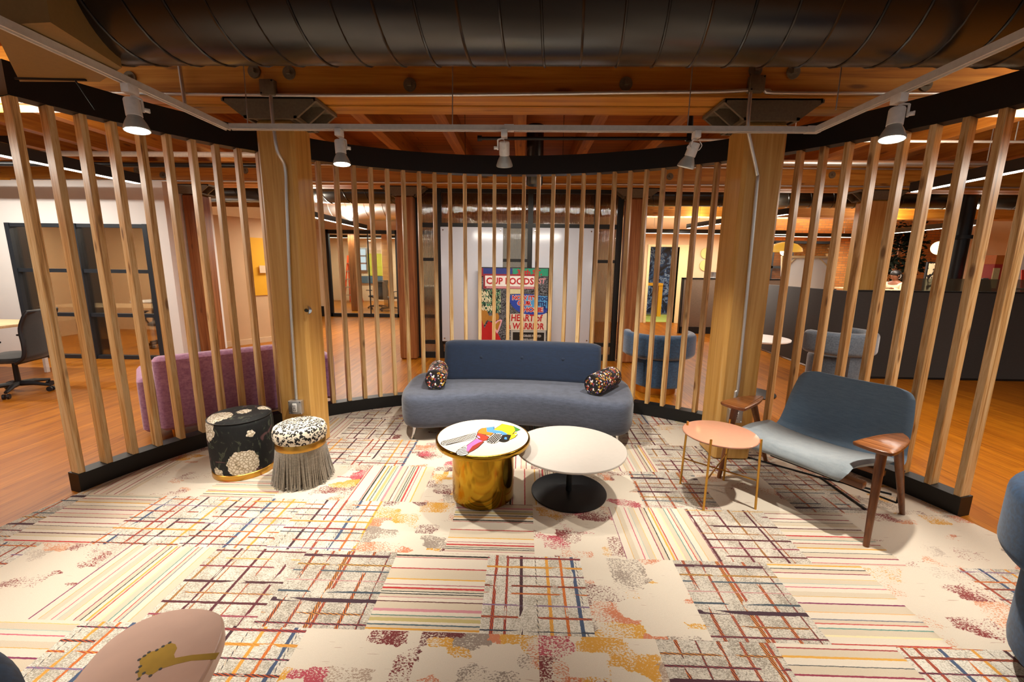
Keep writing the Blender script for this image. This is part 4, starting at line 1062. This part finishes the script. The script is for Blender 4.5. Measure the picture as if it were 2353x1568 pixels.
# painting
pt = thing('painting', 'graffiti style painting with red lettering propped before the whiteboards', 'painting', (-.14, 6.80, .012))
PW, PH = 1.10, 1.51
MB().box(-PW/2-.012, PW/2+.012, 0, .04, -.012, PH+.012).build('frame', MT['black'], pt, ang=0)
m = NT('painting_ground'); nz = m.noise(m.coord('Object', (2, 1, 3.2)), 6, 4, .6, 2.5)
m.base(m.ramp(nz, [(.3, lin('0e0e10')), (.42, lin('1a1d22')), (.47, lin('8a8e96')), (.52, lin('101114')), (.6, lin('4a4f58')), (.68, lin('0c0c0e'))], 'CONSTANT').outputs[0]); m.set(Roughness=.5)
cv = MB().box(-PW/2, PW/2, -.004, .0, 0, PH).build('canvas', m.m, pt, ang=0)
m = NT('painting_green'); nz = m.noise(m.coord('Object', (3, 1, 1.2)), 9, 3, .6, 1.5)
m.base(m.ramp(nz, [(.3, lin('0b0d0c')), (.45, lin('1f7a5a')), (.52, lin('d8d2b0')), (.57, lin('0f100e')), (.66, lin('2a8a66'))], 'CONSTANT').outputs[0]); GRN = m.m
PMC = {}
def pm(c):
    if c not in PMC: PMC[c] = plain('paint_'+c, c, .5, 0, .05, 20)
    return PMC[c]
def fx(a): return ((a-360)/1043-.5)*PW
def fz(b): return (1-(b-170)/1490)*PH
def patch(poly, mat, d):
    n = [(fx(x), fz(z)) for x, z in poly]
    R = [[(x, -.004-d, z) for x, z in n], [(x, -.003, z) for x, z in n]]
    return MB().rings(R).build('painted_patch', mat, cv, ang=0)
def bx_(x0, x1, z0, z1): return [(x0, z0), (x1, z0), (x1, z1), (x0, z1)]
patch(bx_(362, 860, 172, 270), pm('24357c'), .001)
patch(bx_(362, 420, 172, 300), pm('8a2030'), .0013)
patch(bx_(870, 1401, 172, 285), pm('1f8a6a'), .001)
patch(bx_(425, 1230, 262, 492), pm('8a2430'), .0012)
patch(bx_(450, 1195, 290, 455), pm('e0dcd8'), .0018)
patch(bx_(470, 1190, 462, 485), pm('c98a92'), .0016)
patch(bx_(362, 690, 510, 875), GRN, .001)
patch(bx_(830, 990, 495, 570), pm('c8c49a'), .0011)
patch(smooth_closed([(815, 620), (950, 572), (1230, 585), (1380, 640), (1390, 860), (1200, 900), (1000, 870), (870, 770)], 5), pm('2440a0'), .0012)
patch(bx_(1070, 1401, 600, 790), pm('4a94cc'), .0015)
patch([(840, 890), (1401, 870), (1401, 1150), (830, 1150)], pm('cfc8b4'), .0011)
patch(smooth_closed([(365, 870), (460, 820), (520, 930), (640, 880), (660, 980), (560, 1010), (480, 1000), (430, 1080), (400, 1000), (362, 990)], 4), pm('a8742a'), .0012)
patch([(362, 1000), (410, 1010), (440, 1130), (500, 1010), (600, 1060), (650, 1210), (700, 1320), (740, 1655), (362, 1655)], pm('b01a1c'), .0011)
patch(smooth_closed([(580, 1070), (640, 1000), (710, 990), (690, 1080), (640, 1210), (600, 1140)], 4), pm('d8a0b0'), .0016)
patch(smooth_closed([(600, 1080), (650, 1020), (690, 1010), (670, 1080), (640, 1160), (610, 1120)], 4), pm('a8742a'), .002)
patch(bx_(850, 1390, 1155, 1655), pm('a9a9a6'), .0012)
patch(bx_(880, 1365, 1185, 1655), pm('100d0c'), .0017)
def lettering(txt, x, z, h, mat, d, shear=0, wx=1.0, out=None):
    """x, z: lower left corner in picture units, h cap height"""
    for mm, off, dd in ((out, .009, d-.0006), (mat, .0042, d)):
        if mm is None: continue
        cu = bpy.data.curves.new('lettering', 'FONT'); cu.body = txt; cu.size = h/1043*PW*1.42; cu.extrude = .0006; cu.offset = off; cu.shear = shear; cu.resolution_u = 2
        t_ = bpy.data.objects.new('tmp', cu); C.objects.link(t_)
        bpy.context.view_layer.update()
        me = bpy.data.meshes.new_from_object(t_.evaluated_get(bpy.context.evaluated_depsgraph_get()))
        bpy.data.objects.remove(t_)
        me.transform(Matrix.Translation((fx(x), -.0045-dd, fz(z))) @ Matrix.Rotation(PI/2, 4, 'X') @ Matrix.Diagonal((wx, 1, 1, 1)))
        me.materials.clear(); me.materials.append(mm)
        o = bpy.data.objects.new('lettering', me); C.objects.link(o); o.parent = cv
RED, WHT, DBL, PNK, CRM = pm('b01c26'), pm('e8e2dc'), pm('1a2c66'), pm('c98a92'), pm('d8d2b0')
lettering('CUP FOODS', 465, 418, 95, RED, .004, 0, .97)
lettering('38th ST.', 930, 268, 75, RED, .003, 0, 1.05)
lettering('NOW IT\'S', 865, 662, 62, RED, .004, 0, .95, WHT)
lettering('OUR', 945, 748, 62, RED, .004, 0, 1.1, WHT)
lettering('HOME', 1030, 850, 66, RED, .004, 0, 1.15, WHT)
lettering('TOG', 1250, 668, 50, DBL, .0032, 0, 1.05)
lettering('ETH', 1250, 745, 50, DBL, .0032, 0, 1.05)
lettering('ER', 1305, 808, 50, DBL, .0032, 0, 1.0)
lettering('HEART of', 845, 1000, 100, RED, .003, .1, .80)
lettering('a WARRIOR', 800, 1130, 92, RED, .003, .1, .80)
lettering('GEORGE FLOYD', 985, 1258, 32, pm('9a9894'), .003, 0, 1.0)
lettering('1973-2020', 1040, 1320, 30, pm('9a9894'), .003, 0, 1.0)
lettering('ST', 1255, 400, 75, PNK, .003, .2, .9)
for z, s_, x in ((610, 'ON', 370), (700, 'KIN', 400), (840, 'NON', 370)): lettering(s_, x, z, 70, CRM, .003, 0, .8)

# ------------------------------------------------------------------ left office: desk and task chair
dk = thing('desk', 'pale oak desk edge behind the black task chair at far left', 'desk', (-7.5, 5.3, 0))
MB().box(-1.2, .92, -.35, .4, .70, .735, .004).build('desktop', MT['paleoak'], dk)
for x in (-1.1, .8):
    for y in (-.28, .33): MB().box(x-.02, x+.02, y-.02, y+.02, 0, .70).build('leg', MT['white'], dk)
def task_chair(name, label, loc, rz, dark=True, group=None):
    o = thing(name, label, 'office chair', loc, rz, group)
    pillow(rrect(.50, .48, .12, 5), [(.04, .40), (.01, .41), (0, .43), (.01, .455), (.05, .47)]).build('seat', MT['mesh'], o)
    # back frame: loop with mesh panel; front = -y
    P = catmull([(0, .20, .40), (0, .28, .47), (0, .30, .60), (0, .29, .80), (0, .36, .98)], 5)
    def side(s): return [(s*(.24-.03*max(0, (p.z-.6)/.4)), p.y, p.z) for p in P]
    L_, R_ = side(-1), side(1)
    MB().tube(L_+R_[::-1], .02, 10, closed=True).build('back_frame', MT['rubber'], o)
    MB().grid(lambda u, v: Vector(L_[int(v*(len(P)-1))]).lerp(Vector(R_[int(v*(len(P)-1))]), u)+Vector((0, .03*math.sin(PI*u), 0)), 8, len(P)-1).build('back_mesh', MT['mesh'], o)
    MB().tube(catmull([(-.23, .30, .66), (-.15, .25, .655), (0, .235, .65), (.15, .25, .655), (.23, .30, .66)], 5), .018, 10).build('lumbar_bar', MT['rubber'], o)
    MB().cyl((0, 0, .12), (0, 0, .40), .028, .022, 14).box(-.1, .1, -.12, .12, .37, .40).build('gas_lift', MT['blackmetal'], o)
    for s in (-1, 1):
        MB().tube([(s*.26, .05, .42), (s*.30, .05, .50), (s*.30, .05, .64)], .016, 8).box(s*.30-.045, s*.30+.045, -.13, .12, .64, .665, .01).build('armrest', MT['rubber'], o)
    for k in range(5):
        a = 2*PI*k/5+.3; c, s = math.cos(a), math.sin(a)
        MB().tube([(0, 0, .11), (c*.15, s*.15, .105), (c*.31, s*.31, .075)], [.034, .026, .016], 8).build('base_arm', MT['rubber'], o)
        w = MB()
        for q in (-1, 1):
            n_ = Vector((-s, c, 0))*.018*q; p = Vector((c*.31, s*.31, .03)); w.cyl(p+n_*.5, p+n_*1.6, .03, n=14)
        w.build('caster', MT['rubber'], o)
    return o
ch0 = task_chair('task_chair', 'black mesh task chair on casters at the far left edge', (-6.0, 4.72, 0), -PI/2+.25)
ch1 = dup(ch0, (-4.45, 14.0, 0), 2.6, 'black task chair behind conference glass, side on beside the lime panel', 'conference task chairs')
ch0.name = 'task_chair'
ch2 = dup(ch0, (-5.05, 14.6, 0), -2.2, 'black task chair behind conference glass, partly hidden by the nearer one', 'conference task chairs')
ch3 = dup(ch0, (-6.6, 7.6, 0), .5, 'dark task chair inside the left office behind the tinted window', 'office task chairs')
wd = thing('white_desk', 'white curved desk inside the left office behind the tinted window', 'desk', (-7.0, 8.6, 0))
MB().box(-.9, .9, -.3, .3, .72, .76, .01).build('desktop', MT['white'], wd); MB().box(-.8, .8, .2, .24, 0, .72).build('panel', MT['white'], wd, ang=0)
# conference room furnishings
ct = thing('conference_table', 'white conference table behind the far glass wall', 'table', (-3.2, 16.2, 0))
MB().box(-1.3, 1.4, -.5, .5, .70, .74, .01).build('tabletop', MT['white'], ct)
for x in (-1.0, 1.1): MB().box(x-.3, x+.3, -.2, .2, 0, .7, .01).build('leg', MT['greyvelvet'], ct)
lp_ = MB().box(-6.38, -5.72, 17.52, 17.6, 1.05, 1.95).build('lime_panel', plain('lime_panel', 'b8b81c', .7), ang=0); tag(lp_, 'lime yellow acoustic panel on the conference room back wall', 'wall panel')
bp_ = MB().box(-6.9, -5.5, 17.52, 17.6, .74, 1.03).build('teal_panel', plain('teal_panel', '3c5e70', .7), ang=0); tag(bp_, 'teal strip panel under the lime panel in the conference room', 'wall panel')
column('rust-brown column inside the conference room', -5.5, 13.9, .28, MT['oldcolumn'])
column('orange fir column at the right inside the conference room', -4.85, 15.2, .26, MT['beam'])
ld = thing('step_ladder', 'orange step ladder standing in the conference room corner', 'ladder', (-6.75, 16.6, 0))
for s in (-1, 1):
    MB().tube([(s*.28, -.05, 0), (s*.12, .12, 1.85)], .03, 6).build('rail', plain('ladder_orange', 'd84a1c', .4), ld); MB().tube([(s*.26, .45, 0), (s*.12, .14, 1.85)], .025, 6).build('back_rail', plain('ladder_orange', 'd84a1c', .4), ld)
for k in range(1, 6):
    z = .31*k; w = .28-.16*z/1.85; MB().box(-w, w, -.05+.17*z/1.85-.05, -.05+.17*z/1.85+.05, z-.015, z+.015).build('step', MT['alu'], ld, ang=0)
tv = MB().box(-8.2, -8.14, 15.6, 17.0, 1.15, 2.0, .01).build('wall_screen', MT['black']); tag(tv, 'dark wall screen on the left side wall of the conference room', 'screen')

# ------------------------------------------------------------------ reception side
tp_ = thing('taupe_partition', 'taupe fabric half-height partition before the mural doorway', 'partition', (3.8, 10.1, 0))
MB().box(0, 2.4, 0, .08, .16, 1.30, .004).build('fabric_panel', MT['tanfab'], tp_)
MB().box(-.02, 2.4, -.01, .09, 0, .16).build('plinth', MT['black'], tp_, ang=0)
MB().box(-.03, 2.42, -.01, .09, 1.295, 1.325).box(-.03, 0, -.01, .09, 0, 1.325).build('trim', MT['black'], tp_, ang=0)
m = NT('ice_mural'); nz = m.noise(m.coord('Object', (1, 1, 1), (0, 0, 0)), 1.9, 5, .6, 3.0)
m.base(m.ramp(nz, [(.36, lin('07090f')), (.46, lin('10264a')), (.52, lin('2f62a0')), (.555, lin('9ab8d8')), (.59, lin('1c3f78')), (.7, lin('0a0f1c'))]).outputs[0]); m.set(Roughness=.6)
mu = MB().box(3.2, 5.4, 14.56, 14.6, .012, 2.6).build('mural', m.m, ang=0); tag(mu, 'dark blue swirling ice mural seen through the doorway', 'mural')
sd_ = thing('console_table', 'yellow wood console table in front of the dark blue mural', 'table', (3.9, 13.6, 0))
MB().box(-.55, .5, -.22, .22, .98, 1.06, .004).build('top', MT['yellow'], sd_)
for x in (-.5, .44): MB().box(x-.06, x+.06, -.2, .2, 0, .98).build('leg', MT['yellow'], sd_, ang=0)
lm = MB().box(3.72, 3.95, 13.5, 13.65, 1.06, 1.34, .01).build('black_box', MT['black']); tag(lm, 'small black box standing on the yellow console table', 'box')
for x, lb in ((4.62, 'grey cup on the ledge behind the taupe partition'), (4.78, 'pale cup on the ledge behind the taupe partition')):
    o = MB().lathe([(0, 0), (.06, 0), (.07, .15), (.062, .15), (.055, .01), (0, .01)], 18, (x, 10.14+.3, 1.31)).build('cup', MT['alu'] if x < 4.7 else MT['white']); tag(o, lb, 'cup')
sh = MB().box(4.45, 6.0, 10.25, 10.6, 1.27, 1.31).build('ledge_shelf', MT['white'], ang=0); tag(sh, 'white ledge shelf behind the taupe partition', 'shelf')
bx = MB().box(5.0, 5.2, 10.3, 10.45, 1.31, 1.42, .005).build('black_case', MT['black']); tag(bx, 'small black case on the ledge behind the taupe partition', 'box')
for k, (x, z) in enumerate(((5.05, 1.95), (5.05, 1.62))):
    o = MB().lathe([(0, 0), (.15, 0), (.15, .02), (0, .02)], 28, (x, 11.99, z), Matrix.Rotation(PI/2, 4, 'X')).build('wall_disc', plain('pale_green_disc', 'c8c47a', .7)); tag(o, ('upper' if k == 0 else 'lower')+' pale green disc on the beige reception wall', 'wall decoration')
# round white table and dark partition
rt = thing('round_table', 'white round pedestal table behind the right column', 'table', (2.95, 5.25, 0))
MB().lathe([(0, .695), (.33, .695), (.35, .705), (.352, .72), (0, .72)], 48).build('top', MT['white'], rt)
MB().lathe([(.03, .02), (.03, .695)], 16).build('stem', MT['blackmetal'], rt); MB().lathe([(0, 0), (.27, 0), (.27, .012), (.04, .03), (0, .03)], 36).build('base', MT['blackmetal'], rt)
dp = thing('desk_partition', 'dark charcoal L shaped desk partition behind the right slats', 'partition', (4.65, 6.1, 0))
for a, b in ((0, 1.55), (1.57, 3.1), (3.12, 5.2)):
    MB().box(a, b, 0, .07, .03, 1.265, .004).build('fabric_panel', MT['darkfab'], dp)
MB().box(0, 5.2, -.004, .074, 1.265, 1.285).box(0, 5.2, .0, .07, 0, .03).build('trim', MT['black'], dp, ang=0)
MB().box(0, .07, .07, 2.6, .03, 1.265, .004).build('fabric_panel', MT['darkfab'], dp)
MB().box(.85, 3.1, .03, .04, 1.285, 1.46).box(3.12, 5.2, .03, .04, 1.285, 1.46).build('glass_screen', MT['glass'], dp, ang=0)
tb = thing('workbench', 'long desk behind the dark partition carrying the leaning canvas', 'desk', (5.75, 8.4, 0))
MB().box(-.85, .78, -.5, .55, 1.06, 1.10, .004).build('desktop', MT['paleoak'], tb)
for x in (-.78, .7):
    for y in (-.42, .47): MB().box(x-.03, x+.03, y-.03, y+.03, 0, 1.06).build('leg', MT['blackmetal'], tb, ang=0)
cvs = thing('canvas', 'large blank canvas seen from the back, leaning on the desk', 'canvas', (5.52, 8.35, 1.10))
Tl = Matrix.Rotation(-.18, 4, 'X')
MB().box(-.50, .50, 0, .008, 0, .72).xform(Tl).build('cloth', MT['wallwhite'], cvs, ang=0)
MB().box(-.50, -.46, -.03, 0, 0, .72).box(.46, .50, -.03, 0, 0, .72).box(-.46, .46, -.03, 0, .68, .72).box(-.46, .46, -.03, 0, 0, .04).xform(Tl).build('stretcher_frame', MT['paleoak'], cvs, ang=0)
for s in (-1, 1): MB().tube([(s*.22, -.012, .69), (s*.46, -.012, .45)], .012, 6).xform(Tl).build('brace', MT['paleoak'], cvs)
# mason pipe column, white wall things
bc = thing('steel_pipe', 'thick black steel pipe rising behind the right slats', 'pipe', (7.5, 7.6, 0))
MB().cyl((0, 0, 0), (0, 0, 3.3), .11, n=24).build('pipe', MT['blackmetal'], bc)
MB().cyl((0, 0, 2.1), (0, 0, 2.16), .19, n=24).build('flange', MT['blackmetal'], bc)
rb = thing('wall_cabinet', 'red and orange striped cabinet at the right behind the slats', 'cabinet', (7.65, 7.1, 0))
MB().box(-.14, .2, -.1, .12, 0, 1.80, .01).build('body', plain('cabinet_red', 'b32a1c', .5), rb)
MB().box(-.145, -.05, -.105, -.09, 1.30, 1.62).build('label_panel', plain('cream_panel', 'd8c088', .6), rb, ang=0)
MB().box(-.145, .205, -.105, .12, 1.68, 1.82).build('orange_band', plain('cabinet_orange', 'd8741c', .5), rb, ang=0)
jk = thing('jacket', 'black jacket hanging beside the red cabinet', 'jacket', (7.40, 7.05, 1.1))
MB().rings([[(.03*math.cos(a)*k1+ox, .06*math.sin(a)*k1, z) for a in [2*PI*i/14 for i in range(14)]] for z, k1, ox in ((.36, .6, .06), (.32, 1.6, .04), (.2, 2.4, .02), (0, 3.6, 0), (-.25, 3.4, 0), (-.3, 3.2, 0))]).build('cloth', MT['mesh'], jk)
ld2 = thing('step_ladder', 'red step ladder at the far right beyond the dark partition', 'ladder', (8.35, 7.3, 0))
for s in (-1, 1): MB().tube([(s*.25, 0, 0), (s*.1, .12, 1.6)], .03, 6).build('rail', MT['cab'] if 'cab' in MT else plain('ladder_red', 'b3281c', .4), ld2)
for k in range(1, 5): MB().box(-.22+.03*k, .22-.03*k, .0, .12, .32*k-.015, .32*k+.015).build('step', MT['alu'], ld2, ang=0)
fp = thing('framed_print', 'black framed print of dark branches before the brick wall', 'picture', (9.35, 9.75, 0))
MB().box(-.35, .35, 0, .04, .75, 1.75).build('frame', MT['black'], fp, ang=0)
m = NT('branch_print'); nz = m.noise(m.coord('Object', (1.5, 1, 1)), 5, 2, .5, 2.5); m.base(m.ramp(nz, [(.5, lin('d8c8a0')), (.56, lin('17130f'))], 'CONSTANT').outputs[0]); MB().box(-.32, .32, -.004, 0, .78, 1.72).build('print', m.m, fp, ang=0)
MB().box(-.3, -.25, .0, .04, 0, .75).box(.25, .3, 0, .04, 0, .75).build('easel_leg', MT['black'], fp, ang=0)
lo_ = thing('globe_lamp', 'glowing globe lamp before the brick wall', 'lamp', (10.65, 11.3, 0))
MB().ball((0, 0, 2.13), .17, 20).build('globe', emit('globe_glow', 'ffdf9a', 4), lo_); MB().cyl((0, 0, 0), (0, 0, 1.98), .02, n=8).lathe([(0, 0), (.18, 0), (.18, .02), (0, .03)], 20).build('stand', MT['blackmetal'], lo_)
pl_ = thing('dome_pendant', 'wide amber dome pendant glowing behind the canvas', 'pendant light', (6.1, 10.2, 1.95))
MB().lathe([(.36, 0), (.34, .08), (.24, .17), (.08, .22), (0, .225)], 32).build('shade', emit('amber_shade', 'e8a83a', .9), pl_); MB().cyl((0, 0, .22), (0, 0, 1.4), .006, n=6).build('cord', MT['black'], pl_); MB().ball((0, 0, .0), .09, 14).build('bulb', emit('bulb_glow', 'ffe9b8', 6), pl_)
# dark potted tree: trunk, branches, leaf clusters
tr_ = thing('potted_tree', 'dark bushy potted tree behind the seated person', 'plant', (10.0, 11.7, 0))
MB().lathe([(0, 0), (.2, 0), (.26, .5), (.23, .5), (.22, .44), (0, .44)], 24).build('pot', MT['black'], tr_)
mb = MB(); mb.tube([(0, 0, .44), (.02, .01, 1.2), (-.02, 0, 1.9), (0, 0, 2.5)], [.04, .035, .025, .01], 8); rt_ = random.Random(5)
tips = []
for k in range(26):
    z = rt_.uniform(1.25, 2.6); a = rt_.uniform(0, 2*PI); L = rt_.uniform(.2, .62); p = Vector((math.cos(a)*L, math.sin(a)*L, z+rt_.uniform(0, .2))); mb.tube([(0, 0, z), tuple(p)], [.012, .004], 5); tips.append(p)
mb.build('trunk', MT['oldcolumn'], tr_)
mb = MB()
for p in tips:
    for k in range(60):
        c = p*rt_.uniform(.75, 1.05)+Vector((rt_.gauss(0, .09), rt_.gauss(0, .09), rt_.gauss(0, .09))); c.z = max(1.0, p.z+rt_.gauss(0, .1))
        u = Vector((rt_.gauss(0, 1), rt_.gauss(0, 1), rt_.gauss(0, .6))).normalized(); w = u.orthogonal().normalized(); l = rt_.uniform(.09, .17)
        vs = [mb.bm.verts.new(c), mb.bm.verts.new(c+u*l*.5+w*l*.28), mb.bm.verts.new(c+u*l), mb.bm.verts.new(c+u*l*.5-w*l*.28)]; mb.bm.faces.new(vs)
lv = mb.build('foliage', plain('dark_leaf', '12180f', .9, 0, .3, 30, Specular_IOR_Level=.1), tr_, ang=0)

ht = thing('high_table', 'high oak table in front of the seated person beyond the partition', 'table', (8.3, 10.45, 0))
MB().box(-.45, .45, -.6, .6, 1.075, 1.115, .004).build('tabletop', MT['paleoak'], ht)
for x in (-.38, .38):
    for y in (-.5, .5): MB().box(x-.025, x+.025, y-.025, y+.025, 0, 1.075).build('leg', MT['blackmetal'], ht, ang=0)
# ------------------------------------------------------------------ person at the bench behind the partition
pe = thing('person', 'person in a cream cardigan, dark hair tied back, sitting beyond the partition', 'person', (9.1, 10.55, 0), PI/2+.2)
def skinned(name, verts, edges, radii, mat, parent, sub=2):
    me = bpy.data.meshes.new(name); me.from_pydata(verts, edges, []); o = bpy.data.objects.new(name, me); C.objects.link(o)
    md = o.modifiers.new('Skin', 'SKIN'); sv = me.skin_vertices
    if not sv:
        bm = bmesh.new(); bm.from_mesh(me); bm.verts.layers.skin.verify(); bm.to_mesh(me); bm.free()
    for i, r in enumerate(radii):
        d = me.skin_vertices[0].data[i]; d.radius = r if isinstance(r, tuple) else (r, r); d.use_root = (i == 0)
    o.modifiers.new('Sub', 'SUBSURF').levels = sub; o.modifiers['Sub'].render_levels = sub
    dg = bpy.context.evaluated_depsgraph_get(); dg.update()
    m2 = bpy.data.meshes.new_from_object(o.evaluated_get(dg)); bpy.data.objects.remove(o)
    m2.materials.clear(); m2.materials.append(mat); m2.polygons.foreach_set('use_smooth', [True]*len(m2.polygons))
    o = bpy.data.objects.new(name, m2); C.objects.link(o); o.parent = parent; return o
SK = plain('skin', '7a4a30', .55, 0, .05); 
# local: faces +y ; pelvis on stool at z .74
V = [(0, 0, .80), (0, .02, .95), (0, .05, 1.10), (0, .06, 1.24), (0, .065, 1.31), (0, .10, 1.38), (0, .115, 1.45), (0, .115, 1.51),
     (.17, .05, 1.23), (.22, .12, 1.02), (.17, .33, 1.12), (.15, .40, 1.14), (-.17, .05, 1.23), (-.22, .12, 1.02), (-.17, .33, 1.12), (-.15, .40, 1.14),
     (.10, .04, .78), (.13, .42, .76), (.13, .40, .40), (.13, .40, .36), (.13, .50, .33), (-.10, .04, .78), (-.13, .42, .76), (-.13, .40, .40), (-.13, .40, .36), (-.13, .50, .33)]
E_ = [(0, 1), (1, 2), (2, 3), (3, 4), (4, 5), (5, 6), (6, 7), (3, 8), (8, 9), (9, 10), (10, 11), (3, 12), (12, 13), (13, 14), (14, 15), (0, 16), (16, 17), (17, 18), (18, 19), (19, 20), (0, 21), (21, 22), (22, 23), (23, 24), (24, 25)]
Rr = [(.15, .11), (.135, .10), (.15, .105), (.13, .09), .05, .075, .088, .06, .055, .043, .032, .026, .055, .043, .032, .026, .085, .062, .045, .04, .035, .085, .062, .045, .04, .035]
body = skinned('body', V, E_, Rr, SK, pe)
# hands: palm, four fingers and thumb resting on the bench
for s in (-1, 1):
    hv = [(s*.15, .40, 1.14), (s*.145, .46, 1.135)]; he = [(0, 1)]; hr = [(.022, .014), (.03, .012)]
    for k, ln in enumerate((.062, .072, .068, .054)):
        x = s*.145+(-.027+.018*k); b = len(hv); hv += [(x, .485, 1.137), (x, .485+ln*.55, 1.136), (x, .485+ln, 1.124)]; he += [(1, b), (b, b+1), (b+1, b+2)]; hr += [.009, .008, .007]
    b = len(hv); hv += [(s*.11, .44, 1.13), (s*.095, .475, 1.128)]; he += [(0, b), (b, b+1)]; hr += [.010, .008]
    skinned('hand', hv, he, hr, SK, pe, 1)
# face details and hair on the head
MB().ball((0, .195, 1.415), .016, 10, (.8, 1, 1.2)).build('nose', SK, pe)
mb = MB()
for s in (-1, 1): mb.ball((s*.034, .182, 1.445), .011, 10, (1, .6, .7))
mb.build('eyes', MT['black'], pe)
MB().ball((0, .182, 1.372), .022, 10, (1, .5, .3)).build('mouth', plain('lips', '7a3a34', .5), pe)
mb = MB()
for s in (-1, 1): mb.ball((s*.09, .10, 1.425), .022, 10, (.4, .8, 1.2))
mb.build('ears', SK, pe)
mb = MB(); mb.ball((0, .085, 1.475), .108, 20, (.95, 1.05, .85)); mb.ball((0, -.03, 1.43), .062, 14); mb.ball((0, -.0, 1.38), .05, 12, (1.2, .8, 1.2)); mb.build('hair', plain('dark_hair', '0e0b0a', .5), pe)
MB().tube([(.095*math.cos(a), .05+.03*math.sin(a), 1.44+.09*math.sin(a)) for a in [2*PI*k/20 for k in range(20)]], .006, 6, closed=True).build('hair_band', MT['white'], pe)
V2 = [(0, .0, .86), (0, .02, .98), (0, .05, 1.12), (0, .06, 1.235), (.175, .05, 1.225), (.225, .12, 1.02), (.175, .33, 1.12), (-.175, .05, 1.225), (-.225, .12, 1.02), (-.175, .33, 1.12)]
E2 = [(0, 1), (1, 2), (2, 3), (3, 4), (4, 5), (5, 6), (3, 7), (7, 8), (8, 9)]
skinned('cardigan', V2, E2, [(.175, .135), (.165, .13), (.175, .13), (.14, .105), .075, .062, .05, .075, .062, .05], plain('cream_knit', 'cdbb98', .9, 0, .06, 90), pe)
skinned('trousers', [V[0], V[16], V[17], V[18], V[21], V[22], V[23]], [(0, 1), (1, 2), (2, 3), (0, 4), (4, 5), (5, 6)], [(.16, .12), .098, .075, .06, .098, .075, .06], MT['mesh'], pe)
mb = MB()
for s in (-1, 1): mb.ball((s*.13, .47, .345), .05, 12, (.9, 1.9, .7))
mb.build('shoes', MT['black'], pe)
sl = thing('bar_stool', 'black stool under the person beyond the partition', 'stool', (9.1, 10.55, 0), PI/2+.2)
MB().lathe([(0, .66), (.18, .66), (.19, .675), (.18, .69), (0, .69)], 28).build('seat', MT['black'], sl)
for k in range(4):
    a = PI/4+PI/2*k; MB().tube([(.12*math.cos(a), .12*math.sin(a), .66), (.22*math.cos(a), .22*math.sin(a), 0)], .014, 8).build('leg', MT['blackmetal'], sl)
MB().tube([(.185*math.cos(2*PI*k/24), .185*math.sin(2*PI*k/24), .24) for k in range(24)], .01, 6, closed=True).build('foot_ring', MT['blackmetal'], sl)
# ------------------------------------------------------------------ camera, world, colour management
F_, P_c, RO = 968.54, .17967, .01258
cam = bpy.data.cameras.new('camera'); co = bpy.data.objects.new('camera', cam); C.objects.link(co)
cam.sensor_fit = 'HORIZONTAL'; cam.sensor_width = 36; cam.lens = F_/2353*36; cam.clip_start = .02; cam.clip_end = 100
cp_, sp__ = math.cos(P_c), math.sin(P_c); cr, sr = math.cos(RO), math.sin(RO)
R_v = Vector((CY, -SY, 0)); U_v = Vector((SY*sp__, CY*sp__, cp_)); F_v = Vector((SY*cp_, CY*cp_, -sp__))
right = R_v*cr+U_v*sr; up = U_v*cr-R_v*sr; back = -F_v
co.matrix_world = Matrix(((right.x, up.x, back.x, 0), (right.y, up.y, back.y, 0), (right.z, up.z, back.z, 1.58), (0, 0, 0, 1)))
scene.camera = co
w = bpy.data.worlds.new('world'); scene.world = w; w.use_nodes = True
bg = w.node_tree.nodes['Background']; bg.inputs[0].default_value = (1, .97, .93, 1); bg.inputs[1].default_value = .55
vs = scene.view_settings; vs.view_transform = 'Standard'; vs.look = 'None'; vs.gamma = 1; vs.exposure = 0.0; vs.use_curve_mapping = False
